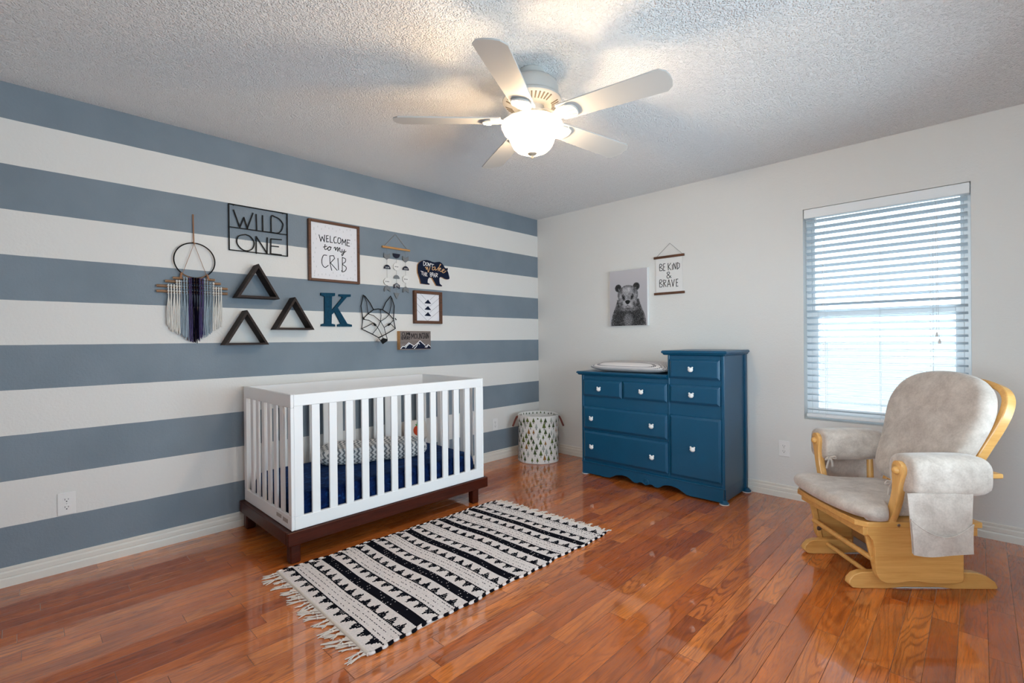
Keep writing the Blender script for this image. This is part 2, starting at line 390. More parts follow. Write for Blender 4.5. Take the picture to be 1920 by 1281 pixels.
        if subsurf:
            b = o.modifiers.new('sub', 'SUBSURF'); b.levels = subsurf; b.render_levels = subsurf
        me.update(); return o
def thing(name, label, cat, loc=(0,0,0), rz=0, group=None):
    o = bpy.data.objects.new(name, None); COL.objects.link(o); o.location = loc; o.rotation_euler = (0,0,rz); o.empty_display_size = .05
    return tag(o, label, cat, group)
def tag(o, label, cat, group=None, kind=None):
    o['label'] = label; o['category'] = cat
    if group: o['group'] = group
    if kind: o['kind'] = kind
    return o
def struct(o): o['kind'] = 'structure'; return o
def copy_tree(o, parent=None):
    c = o.copy(); COL.objects.link(c)
    if parent: c.parent = parent
    for ch in [x for x in bpy.data.objects if x.parent == o]: copy_tree(ch, c)
    return c
LW = pi/2          # things on the striped wall: local x runs along the wall to the right, -y comes out of it
def smoothpath(pts, n=6, closed=False):
    "Catmull-Rom through points"
    P = [Vector(p) for p in pts]; N = len(P); out = []
    for i in range(N if closed else N-1):
        a = P[(i-1) % N] if (closed or i) else P[0]*2-P[1]; b = P[i]; c = P[(i+1) % N]; d = P[(i+2) % N] if (closed or i < N-2) else P[-1]*2-P[-2]
        for k in range(n):
            t = k/n; out.append(.5*((2*b)+(c-a)*t+(2*a-5*b+4*c-d)*t*t+(3*b-a-3*c+d)*t**3))
    if not closed: out.append(P[-1])
    return out
def stroke(mb, pts, w, y0, y1):
    "flat pen stroke in the x-z plane between depths y0 and y1 with mitred joints"
    P = [Vector((p[0], p[1])) for p in pts]; P = [P[0]]+[b for a, b in zip(P, P[1:]) if (b-a).length > 1e-5]
    for i in range(1, len(P)-1):                # break the stroke at sharp corners
        if (P[i]-P[i-1]).normalized().dot((P[i+1]-P[i]).normalized()) < .45:
            stroke(mb, P[:i+1], w, y0, y1); stroke(mb, P[i:], w, y0, y1); return
    closed = (P[0]-P[-1]).length < 1e-6
    if closed: P = P[:-1]
    n = len(P); L = []; Rr = []
    for i in range(n):
        a = P[i-1] if (i or closed) else None; c = P[(i+1) % n] if (i < n-1 or closed) else None
        d1 = (P[i]-a).normalized() if a is not None and (P[i]-a).length > 1e-9 else None; d2 = (c-P[i]).normalized() if c is not None and (c-P[i]).length > 1e-9 else None
        if d1 is None: d1 = d2
        if d2 is None: d2 = d1
        t = (d1+d2); t = t.normalized() if t.length > .3 else d1
        nn = Vector((-t.y, t.x)); k = 1/max(.5, nn.dot(Vector((-d1.y, d1.x)))); k = min(k, 1.6)
        e = Vector((0, 0))
        if not closed and i == 0: e = -d2*w*.4
        if not closed and i == n-1: e = d1*w*.4
        L.append(P[i]+e+nn*w/2*k); Rr.append(P[i]+e-nn*w/2*k)
    m = n if closed else n-1
    vs = []
    for l, r in zip(L, Rr): vs += [(l.x, y0, l.y), (r.x, y0, r.y), (l.x, y1, l.y), (r.x, y1, r.y)]
    fs = []
    for i in range(m):
        a = 4*i; b = 4*((i+1) % n)
        fs += [(a, b, b+1, a+1), (a+2, a+3, b+3, b+2), (a, a+2, b+2, b), (a+1, b+1, b+3, a+3)]
    if not closed: fs += [(0, 1, 3, 2), (4*(n-1), 4*(n-1)+2, 4*(n-1)+3, 4*(n-1)+1)]
    mb.add(vs, fs)

# ================================================================ the room
H = 2.44; XR = 3.95; YF = -4.45; T = .15
WX0, WX1, WZ0, WZ1 = 2.485, 3.345, .585, 2.065      # window opening in view
def wall_with_hole(name, mat, a0, a1, h0, h1, z0, z1, mk):
    b = MB(); b.add(*boxv(mk, a0, h0, 0, H)); b.add(*boxv(mk, h1, a1, 0, H)); b.add(*boxv(mk, h0, h1, 0, z0)); b.add(*boxv(mk, h0, h1, z1, H))
    return struct(b.build(name, mat, smooth=False))
def boxv(mk, a0, a1, z0, z1):
    vs = [mk(a, d, z) for z in (z0, z1) for d in (0, 1) for a in (a0, a1)]
    return vs, [(0,2,3,1),(4,5,7,6),(0,1,5,4),(2,6,7,3),(0,4,6,2),(1,3,7,5)]
struct(MB().box(-T, 0, YF-T, T, 0, H).build('wall_left', 'stripes', smooth=False))
wall_with_hole('wall_back', 'white_wall', 0, XR, WX0, WX1, WZ0, WZ1, lambda a, d, z: (a, d*T, z))
wall_with_hole('wall_right', 'white_wall', YF, T, -3.3, -.8, WZ0, WZ1, lambda a, d, z: (XR+d*T, a, z))
wall_with_hole('wall_front', 'white_wall', 0, XR+T, 2.3, 3.85, WZ0, WZ1, lambda a, d, z: (a, YF-d*T, z))
struct(MB().box(-T, XR+T, YF-T, T, -.1, 0).build('floor', 'floor', smooth=False))
struct(MB().box(-T, XR+T, YF-T, T, H, H+.1).build('ceiling', 'ceiling', smooth=False))
struct(MB().box(-200, 200, -200, 200, -.6, -.5).build('outdoor_ground', 'ground', smooth=False))
BP = [(0, .092), (.005, .092), (.0085, .088), (.0085, .079), (.0075, .074), (.010, .070), (.012, .066), (.012, .047), (.0105, .044), (.014, .040), (.015, .036), (.015, 0), (0, 0)]
struct(MB().prism([(d, z) for d, z in BP], YF, 0, 'y').build('baseboard_left', 'trim', smooth=False))
struct(MB().prism([(-d, z) for d, z in BP], .015, XR, 'x').build('baseboard_back', 'trim', smooth=False))
struct(MB().prism([(XR-d, z) for d, z in BP], YF, -.015, 'y').build('baseboard_right', 'trim', smooth=False))
struct(MB().prism([(YF+d, z) for d, z in BP], .015, XR-.015, 'x').build('baseboard_front', 'trim', smooth=False))

def window_unit(name, w, h, loc, rz):
    "double-hung vinyl window; local x across, y outwards, origin at the sill's middle"
    x = w/2; b = MB(); f = .032
    b.box(-x, -x+f, .09, .14, 0, h).box(x-f, x, .09, .14, 0, h).box(-x+f, x-f, .09, .14, h-f, h).box(-x+f, x-f, .09, .14, 0, f)
    fr = struct(b.build(name, 'pvc', bevel=.003)); fr.location = loc; fr.rotation_euler = (0, 0, rz)
    mid = h*.502
    def sash(nm, z0, z1, y, st, top, bot):
        c = MB(); xi = x-f
        c.box(-xi, -xi+st, y, y+.028, z0, z1).box(xi-st, xi, y, y+.028, z0, z1).box(-xi+st, xi-st, y, y+.028, z1-top, z1).box(-xi+st, xi-st, y, y+.028, z0, z0+bot)
        s_ = c.build(nm, 'pvc', fr, bevel=.003)
        g = MB(); g.box(-xi+st, xi-st, y+.012, y+.016, z0+bot, z1-top).build('glass_pane', 'glass', s_, smooth=False); return s_
    sash('upper_sash', mid-.02, h-f, .112, .016, .016, .035); sash('lower_sash', f, mid+.02, .092, .038, .035, .045)
    for sx in (-.22, .22):
        MB().bev(sx-.022, sx+.022, .080, .0925, mid+.008, mid+.0195, .003).build('sash_lock', 'pvc', fr)
    return fr
window_unit('window_1', WX1-WX0, WZ1-WZ0, ((WX0+WX1)/2, 0, WZ0), 0)
window_unit('window_2', 2.5, WZ1-WZ0, (XR, -2.05, WZ0), -pi/2)
window_unit('added_rear_window', 1.55, WZ1-WZ0, (3.075, YF, WZ0), pi)  # unseen window added behind the camera to let fill light in

# ---------------------------------------------------------------- blinds
def blinds():
    cx = (WX0+WX1)/2; hw = (WX1-WX0)/2-.010; h = WZ1-WZ0
    t = thing('window_blinds', 'white horizontal slat blind hanging open in the window behind the glider', 'blinds', (cx, 0, WZ0))
    MB().bev(-hw-.006, hw+.006, .006, .060, h-.066, h-.002, .003).build('headrail', 'pvc', t)
    n = 30; top = h-.088; bot = .052; pitch = (top-bot)/(n-.3)
    for i in range(n):
        z = top-i*pitch; b = MB()
        if i > n-2: z = bot+.018
        tilt = radians(15); prof = []
        for k in range(7):
            q = (k/6-.5)*.05; prof.append((q, .0022*(1-(k/3-1)**2)))
        pr = [(a, c+.0012) for a, c in prof] + [(a, c-.0012) for a, c in prof[::-1]]
        pr = [(.034+a*cos(tilt)+c*sin(tilt), z-a*sin(tilt)+c*cos(tilt)) for a, c in pr]
        b.prism(pr, -hw+.004, hw-.004, 'x').build('slat', 'slat', t, angle=50)
    MB().bev(-hw+.003, hw-.003, .012, .060, .018, .042, .004).build('bottom_rail', 'pvc', t)
    for x in (-.30, 0, .26):
        b = MB()
        for y in (.007, .061): b.tube([(x, y, h-.07), (x, y, .03)], .0009, 5)
        b.build('ladder_cord', 'cord', t)
        if x:
            for i in range(3, n-6, 1): MB().add(*ball(x-.012, .004, top-i*pitch-.004, .0035, 8, 5)).build('ladder_clip', 'pvc', t)
    MB().tube([(.275, .003, h-.065), (.276, .003, .86), (.278, .003, .60)], .0012, 5).tube([(.281, .002, h-.065), (.283, .003, .80), (.290, .003, .56)], .0012, 5).build('pull_cord', 'cord', t)
    for x, z in ((.278, .585), (.290, .545)):
        MB().lathe([(.001, .03), (.004, .028), (.006, .016), (.008, .002), (.007, 0), (0, 0)], 12, Matrix.Translation((x, .003, z-.012))).build('cord_tassel', M['felt_white'], t)
    MB().tube([(-.352, .003, h-.065), (-.350, .003, h-.12)], .003, 8).build('tilt_wand', 'cord', t)
def ball(x, y, z, r, seg=10, rings=6, sx=1, sy=1, sz=1):
    vs = []; fs = []
    for i in range(1, rings):
        a = pi*i/rings
        for k in range(seg): b = 2*pi*k/seg; vs.append((x+r*sx*sin(a)*cos(b), y+r*sy*sin(a)*sin(b), z+r*sz*cos(a)))
    vs += [(x, y, z+r*sz), (x, y, z-r*sz)]
    for i in range(rings-2):
        for k in range(seg): fs.append((i*seg+k, i*seg+(k+1) % seg, (i+1)*seg+(k+1) % seg, (i+1)*seg+k))
    e = (rings-1)*seg
    for k in range(seg): fs.append((e, (k+1) % seg, k)); fs.append((e+1, (rings-2)*seg+k, (rings-2)*seg+(k+1) % seg))
    return vs, fs
blinds()

# ---------------------------------------------------------------- outlets
def outlet():
    t = thing('wall_outlet', '', 'outlet', group='wall outlets')
    MB().bev(-.035, .035, -.006, 0, -.057, .057, .002).build('cover_plate', 'plate', t)
    for s in (1, -1):
        b = MB(); pts = []
        for k in range(24):
            a = 2*pi*k/24; pts.append((.0168*cos(a), max(-.0135, min(.0135, .0168*sin(a)))))
        b.prism([(x, z+s*.0195) for x, z in pts], -.0078, -.005)
        r = b.build('receptacle', 'plate', t)
        c = MB(); c.box(-.0075, -.0055, -.0083, -.007, s*.0195-.001, s*.0195+.008).box(.0055, .0075, -.0083, -.007, s*.0195, s*.0195+.007)
        c.prism([(.0028*cos(a*pi/6), s*.0195-.007+.0028*sin(a*pi/6)) for a in range(12)], -.0083, -.007); c.build('slot', 'slot', r)
    MB().prism([(.0025*cos(a*pi/5), .0025*sin(a*pi/5)) for a in range(10)], -.0072, -.005).build('screw', 'steel', t)
    return t
o1 = outlet(); o1.location = (0, -3.710, .346); o1.rotation_euler = (0,0,LW); o1['label'] = 'white duplex outlet low on the striped wall left of the crib'
o2 = copy_tree(o1); o2.location = (0, -.655, .348); o2['label'] = 'white duplex outlet on the striped wall between crib and tree-print hamper'
o3 = copy_tree(o1); o3.location = (2.356, 0, .355); o3.rotation_euler = (0,0,0); o3['label'] = 'white duplex outlet on the white wall between dresser and glider'

# ================================================================ crib
def crib():
    X0, X1, Y0, Y1 = .040, .785, -2.885, -1.520; cx, cy = (X0+X1)/2, (Y0+Y1)/2
    t = thing('baby_crib', 'white slatted baby crib on a dark brown wooden base against the striped wall', 'crib', (cx, cy, 0))
    t['group'] = 'crib'; del t['group']
    O = Matrix.Translation((-cx, -cy, 0)); zb, zt = .170, .888; th = .022
    B = MB()
    def part(nm, *boxes, mat='crib_white', bev=.0025):
        b = MB()
        for q in boxes: b.bev(*q, bev, O)
        return b.build(nm, mat, t)
    for nm, x0, x1 in (('front', X1-th, X1), ('back', X0, X0+th)):
        part('top_rail', (x0, x1, Y0+.017, Y1-.017, .826 if nm == 'front' else .782, zt)); part('bottom_rail', (x0, x1, Y0+.017, Y1-.017, zb, .240))
        for y0, y1 in ((Y0+.017, Y0+.065), (Y1-.071, Y1-.017)): part('side_stile', (x0, x1, y0, y1, .240, .826 if nm == 'front' else .782), bev=.0015)
        for i in range(12):
            yc = -2.749+i*.0984; part('slat', (x0+.004, x1-.004, yc-.0225, yc+.0225, .236, .830), bev=.002)
    for y0, y1 in ((Y0, Y0+.0165), (Y1-.0165, Y1)):
        part('end_rail', (X0, X1, y0, y1, .818, zt+.001)); part('end_lower_rail', (X0, X1, y0, y1, zb, .245))
        for x0, x1 in ((X0, X0+.045), (X1-.040, X1)): part('corner_post', (x0, x1, y0, y1, .245, .818), bev=.0015)
        for i in range(6):
            xc = X0+.045+(X1-X0-.085)*(i+1)/7 - (.0)*i; part('end_slat', (xc-.0215, xc+.0215, y0+.002, y1-.002, .240, .822), bev=.002)
    lab = MB().box(X1-.21, X1-.14, Y0-.0006, Y0+.001, .205, .225, O).box(X1-.12, X1-.05, Y0-.0006, Y0+.001, .200, .222, O).build('warning_label', plain('worn_label', (.42, .38, .36), .7), t)
    # dark base
    b = MB(); bx0, bx1, by0, by1 = .020, .800, -2.910, -1.495
    b.bev(bx1-.03, bx1, by0, by1, .098, .168, .003, O).bev(bx0, bx0+.03, by0, by1, .098, .168, .003, O).bev(bx0+.03, bx1-.03, by0, by0+.03, .098, .168, .003, O).bev(bx0+.03, bx1-.03, by1-.03, by1, .098, .168, .003, O)
    b.box(bx0+.03, bx1-.03, by0+.03, by1-.03, .150, .166, O).build('base_frame', 'espresso', t)
    for x in (.045, .735):
        for y in (-2.895, -1.63):
            MB().bev(x, x+.055, y, y+.055, 0, .098, .006, O).build('leg', 'espresso', t)
crib()
def pillowy(nx, ny, X, Y, Z0, Z1, r, bumpf=None, p=4.0):
    "closed cushion: superellipse plan, rounded sides"
    rings = []; N = 64; L = 12
    for i in range(L+1):
        a = pi*i/L; zz = (Z0+Z1)/2-(Z1-Z0)/2*cos(a); q = sin(a)**.55 if 0 < i < L else 0.0
        inset = r*(1-q); ring = []
        for k in range(N):
            th = 2*pi*k/N; c, s_ = cos(th), sin(th); rad = (abs(c)**p+abs(s_)**p)**(-1/p)
            x = (X/2-inset)*rad*c; y = (Y/2-inset)*rad*s_; z = zz
            if bumpf: x, y, z = bumpf(x, y, z, i/L)
            ring.append((x, y, z))
        rings.append(ring)
    return rings
def cushion_grid(mb, X, Y, Z0, Z1, r, p, top=None, bot=None, N=72, M_=10, T=None, dxy=None):
    "cushion with full top and bottom surfaces so they can be shaped"
    def sh(rho, th):
        c, s_ = cos(th), sin(th); rad = (abs(c)**p+abs(s_)**p)**(-1/p); x = X/2*rad*c*rho; y = Y/2*rad*s_*rho
        return x, y
    rings = []
    prof = [(i/M_*(1-r), 1) for i in range(M_+1)] + [(1-r+r*sin(a), cos(a)) for a in [pi/2*k/5 for k in range(1, 6)]]
    for side in (1, -1):
        pr = prof if side == 1 else prof[::-1][1:]
        for rho, hh in pr:
            ring = []
            for k in range(N):
                th = 2*pi*k/N; x, y = sh(max(rho, .001), th)
                zt = Z1+(top(x, y) if top else 0); zb = Z0+(bot(x, y) if bot else 0); zm = (zt+zb)/2
                z = zm+(zt-zm)*hh if side == 1 else zm-(zm-zb)*hh
                if dxy: x, y = dxy(x, y, z)
                ring.append((x, y, z))
            rings.append(ring)
    mb.loft(rings, True, T); return mb
# mattress with a navy plush sheet
b = MB(); cushion_grid(b, .685, 1.312, .170, .343, .06, 14, top=lambda x, y: .003*sin(9*y)*sin(11*x))
o = b.build('crib_mattress', 'plush', angle=60); o.location = (.4125, -2.2025, 0)
tag(o, 'crib mattress in a navy blue plush sheet, inside the white crib', 'mattress')
# chevron changing pad lying on it
b = MB(); cushion_grid(b, .30, .73, 0, .108, .16, 7, top=lambda x, y: .012*(abs(x)/.15)**2-.010, bot=None)
for i, (x, y, z) in enumerate(b.v): b.v[i] = (x, y, z+(.004*sin(21*y+8*x)))
o = b.build('changing_pad', 'chevron', angle=60); o.location = (.318, -2.145, .3515); o.rotation_euler = (0, 0, radians(-20))
tag(o, 'grey and white chevron covered pad lying on the navy crib mattress', 'changing pad')
# small pillow with a red fruit
t = thing('fruit_pillow', 'small white pillow with a red orange fruit, propped at the back of the crib', 'pillow', (.120, -1.640, .346), LW)
b = MB(); cushion_grid(b, .195, .165, -.022, .022, .35, 5, N=48, M_=6)
Tp = Matrix.Translation((0, 0, .098)) @ Matrix.Rotation(radians(76), 4, 'X')
b.v = [tuple(Tp @ Vector(p)) for p in b.v]; b.build('cushion', 'pillow', t, angle=60)
b = MB(); pts = [(.043*cos(a*pi/12), .040*sin(a*pi/12)) for a in range(24)]
b.prism([(x-.004, z-.004) for x, z in pts], 0, .0035, 'z', Tp @ Matrix.Translation((0, 0, .0215))).build('fruit_patch', 'red', t)
b = MB(); b.prism([(-.012, .032), (-.022, .048), (-.008, .045), (-.002, .064), (.006, .045), (.018, .050), (.004, .032)], 0, .005, 'z', Tp @ Matrix.Translation((0, 0, .0215))).build('leaf_patch', 'leafgreen', t)

# ================================================================ dresser
def dresser():
    X0, X1, YB, YF_ = .895, 2.100, -.022, -.450; XM = 1.694; cx = 1.495
    t = thing('dresser', 'teal blue two level dresser with white bear shaped knobs', 'dresser', (cx, -.24, 0))
    O = Matrix.Translation((-cx, .24, 0))
    # carcass
    b = MB(); b.bev(X0, XM, YF_, YB, .105, .857, .003, O).bev(XM-.004, X1, YF_, YB, .105, 1.040, .003, O)
    b.build('carcass', 'teal', t)
    # corner posts in front, raised slightly, and the side's rear batten
    for x0, x1, z in ((X0-.004, X0+.018, .857), (XM-.007, XM+.007, 1.040), (X1-.018, X1+.004, 1.040)):
        MB().bev(x0, x1, YF_-.007, YF_+.02, .10, z, .003, O).build('front_post', 'teal', t)
    MB().bev(X1-.01, X1+.012, YB-.035, YB, .012, 1.040, .003, O).build('rear_post', 'teal', t)
    def slab(x0, x1, z0, z1, xr):
        b = MB(); pr = [(0, z1-.002), (.003, z1), (.0, z1)]
        yf = YF_-.034; lv = [(-.0, z0+.014), (0, z1-.006), (-.006, z1)]
        prof = [(.016, z0), (.008, z0+.006), (.010, z0+.010), (0, z0+.016), (-.001, z1-.008), (.006, z1)]
        rings = []
        for ins, z in prof:
            e0 = ins; e1 = ins if xr else 0
            rings.append([(x0+e0, yf+ins, z), (x1-e1, yf+ins, z), (x1-e1, YB, z), (x0+e0, YB, z)])
        b.loft(rings, True, O); return b
    slab(X0-.040, XM-.008, .857, .888, False).build('low_top', 'teal', t, angle=25)
    slab(XM-.045, X1+.030, 1.040, 1.074, True).build('high_top', 'teal', t, angle=25)
    def knob(par, x, z):
        b = MB(); y = YF_-.024
        b.lathe([(.006, 0), (.006, .012), (.004, .014)], 12, O @ Matrix.Translation((x, y, z)) @ Matrix.Rotation(pi/2, 4, 'X'))
        vs, fs = ball(x, y-.017, z-.002, .0185, 20, 12, 1.08, .55, .92); b.add(vs, fs, O)
        for s in (-1, 1):
            vs, fs = ball(x+s*.0135, y-.016, z+.0135, .0072, 12, 8, 1, .7, 1); b.add(vs, fs, O)
        vs, fs = ball(x, y-.027, z-.006, .006, 10, 6, 1.1, .5, .8); b.add(vs, fs, O)
        b.build('bear_knob', 'bear_knob', par, angle=80)
    def front(nm, x0, x1, z0, z1, knobs):
        b = MB(); y = YF_; rings = []
        for ins, d in ((0, 0), (0, .014), (.003, .0165), (.015, .023), (.017, .024)):
            rings.append([(x0+ins, y-d, z0+ins), (x1-ins, y-d, z0+ins), (x1-ins, y-d, z1-ins), (x0+ins, y-d, z1-ins)])
        b.loft(rings, True, O); d = b.build(nm, 'teal', t, angle=20)
        for x, z in knobs: knob(d, x, z)
    front('drawer', .917, 1.294, .678, .817, [(1.088, .745)])
    front('drawer', 1.306, 1.684, .680, .820, [(1.480, .748)])
    front('drawer', 1.706, 2.077, .684, .820, [(1.881, .751)])
    front('drawer', 1.706, 2.077, .868, 1.008, [(1.878, .938)])
    front('drawer', .917, 1.686, .398, .587, [(1.009, .489), (1.565, .490)])
    front('drawer', .917, 1.688, .140, .378, [(1.010, .249), (1.567, .250)])
    front('door', 1.706, 2.083, .140, .592, [(1.888, .362)])
    # scalloped skirt
    half = [(.897, .012), (1.080, .012), (1.135, .010), (1.172, .014), (1.205, .030), (1.235, .046), (1.290, .055), (1.330, .052), (1.358, .042), (1.380, .026), (1.400, .018), (1.425, .019), (1.445, .030), (1.465, .030), (1.485, .022), (1.505, .014)]
    mid = 1.5; low = half[:-1] + [(1.497, .015)] + [(2*mid-x, z) for x, z in half[:-1]][::-1]
    low = [(x if x < 2.095 else 2.095, z) for x, z in low]
    poly = low + [(2.098, .012), (2.098, .112), (.897, .112)]
    b = MB()
    vs = []; n = len(low)
    for y in (YF_-.012, YF_+.006):
        vs += [(x, y, z) for x, z in low] + [(x, y, .110) for x, z in low]
    fs = []
    for k in (0, 1):
        o_ = k*2*n
        for i in range(n-1): fs.append((o_+i, o_+i+1, o_+n+i+1, o_+n+i))
    for i in range(n-1): fs.append((i, i+1, 2*n+i+1, 2*n+i)); fs.append((n+i, n+i+1, 3*n+i+1, 3*n+i))
    fs.append((0, n, 3*n, 2*n)); fs.append((n-1, 2*n-1, 4*n-1, 3*n-1))
    b.add(vs, fs, O); b.tube([(X0, YF_-.012, .110), (X1, YF_-.012, .110)], .006, 8, T=O).build('skirt', 'teal', t, angle=40)
    b = MB(); Tm = O @ Matrix.Translation((1.503, YF_-.012, .044)) @ Matrix.Rotation(pi/2, 4, 'X')
    b.lathe([(0, .004), (.004, .0045), (.006, .002), (.010, .002), (.012, .005), (.014, .005), (.015, .002), (.020, .002), (.022, .005), (.024, .004), (.025, 0)], 28, Tm).build('rosette', 'teal', t, angle=50)
    # side panel skirt and bracket feet
    MB().bev(X1-.03, X1-.002, YF_+.02, YB-.03, .012, .11, .002, O).build('side_skirt', 'teal', t)
    MB().bev(X0+.002, X0+.03, YF_+.02, YB-.03, .012, .11, .002, O).build('side_skirt', 'teal', t)
    for x, y, dx in ((X0+.02, YF_+.01, 0), (X1-.012, YF_+.004, .006), (X1+.002, YB-.028, .010), (X0+.02, YB-.028, 0)):
        b = MB(); b.lathe([(0, .004), (.026, .004), (.030, .008), (.030, .014), (.022, .020), (.016, .03), (0, .03)], 20, O @ Matrix.Translation((x+dx, y, 0))); f_ = b.build('foot', 'teal', t)
        MB().lathe([(0, 0), (.032, 0), (.033, .002), (.032, .004), (0, .004)], 20, O @ Matrix.Translation((x+dx, y, 0))).build('felt_pad', 'felt_white', f_)
dresser()
b = MB(); cushion_grid(b, .735, .375, 0, .088, .5, 6, top=lambda x, y: -.006*(y/.19)**2-.016*(x/.37)**4)
for i, (x, y, z) in enumerate(b.v): b.v[i] = (x, y, z+(.012*max(0, -x/.37-.5) if z < .04 else 0))
o = b.build('changing_pad', 'dashes', angle=60); o.location = (1.296, -.247, .8885)
tag(o, 'changing pad in a white cover with small dark dashes, on the lower dresser top', 'changing pad')

# ================================================================ hamper
def hamper():  # printed canvas bin
    cx, cy = .300, -.360; t = thing('fabric_hamper', 'round white fabric hamper printed with small pine trees, in the room corner', 'hamper', (cx, cy, 0))
    Rr = .196; Hh = .445
    def rad(z, a): return Rr*(1+.018*sin(3*a+1)+.012*sin(7*a+z*9)) * (1-.03*(z/Hh)) + (.004 if z > .39 else 0)
    b = MB(); N = 72; rings = []
    zs = [0, .004, .012, .05, .1, .16, .22, .28, .34, .385, .392, .40, .42, .440, .445]
    for z in zs:
        q = .97 if z < .003 else 1; rings.append([(rad(z, 2*pi*k/N)*q*cos(2*pi*k/N), rad(z, 2*pi*k/N)*q*sin(2*pi*k/N), z) for k in range(N)])
    for z in [.440, .41, .3, .1, .02]:
        rings.append([((rad(z, 2*pi*k/N)-.006)*cos(2*pi*k/N), (rad(z, 2*pi*k/N)-.006)*sin(2*pi*k/N), z) for k in range(N)])
    b.loft(rings, True)
    rnd = random.Random(4); row = 0; z = .012
    while z < .42:
        n = 21
        for k in range(n):
            a = 2*pi*(k+.5*(row % 2)+rnd.uniform(-.16, .16))/n; hh = rnd.choice([.052, .062, .072, .080]); z0 = z+rnd.uniform(-.006, .014)
            wd = hh*.46; c = rnd.choices([1, 2, 3, 4], [.42, .2, .25, .13])[0]
            if z0+hh > .436: hh = .436-z0
            if hh < .018: continue
            def P(dx, zz, e=.0011):
                aa = a+dx/Rr; r = max(rad(zz, aa), rad(zz-.012, aa), rad(min(zz+.02, .445), aa))+e; return (r*cos(aa), r*sin(aa), zz)
            st = z0+hh*.28; n2 = 4; vs = []
            for i in range(n2+1):
                f = i/n2; zz = st+(hh*.72)*f; ww = wd/2*(1-f); vs += [P(-ww, zz), P(0, zz, .0016), P(ww, zz)]
            fs = []
            for i in range(n2): fs += [(3*i, 3*i+1, 3*i+4, 3*i+3), (3*i+1, 3*i+2, 3*i+5, 3*i+4)]
            b.mat(c).add(vs, fs)
            b.mat(5).add([P(-.003, z0), P(.003, z0), P(.003, st), P(-.003, st)], [(0, 1, 2, 3)])
        z += .051; row += 1
    for k in range(30):                       # the same print on the turned-in lining
        a = 2*pi*(k+.3*rnd.random())/30; z0 = .418+rnd.uniform(-.004, .004); q = .008
        r_ = min(rad(.42, a), rad(.44, a))-.0075
        b.mat(rnd.choice([1, 2, 2, 5])).add([(r_*cos(a-q/r_), r_*sin(a-q/r_), z0), (r_*cos(a+q/r_), r_*sin(a+q/r_), z0), ((r_)*cos(a), (r_)*sin(a), z0+.022)], [(0, 1, 2)])
    b.mat(0).build('basket_body', ['basket', 'tree_green', 'tree_dark', 'tree_grey', 'tree_brown', 'trunk'], t, fixn=False, angle=60)
    for s in (-1, 1):
        # direction across the view: roughly the camera's right
        ux, uy = .717*s, .697*s; pts = [(.0+ux*.186, uy*.186, .418), (ux*.205, uy*.205, .415), (ux*.222, uy*.222, .385), (ux*.238, uy*.238, .345), (ux*.246, uy*.246, .325)]
        pts2 = [(p[0]+.012*-uy*s, p[1]+.012*ux*s, p[2]) for p in pts]
        h_ = MB().tube(smoothpath(pts), .0055, 8, flat=(.6, 1.6)).tube(smoothpath(pts2), .0055, 8, flat=(.6, 1.6)).build('strap_handle', 'leather', t)
hamper()

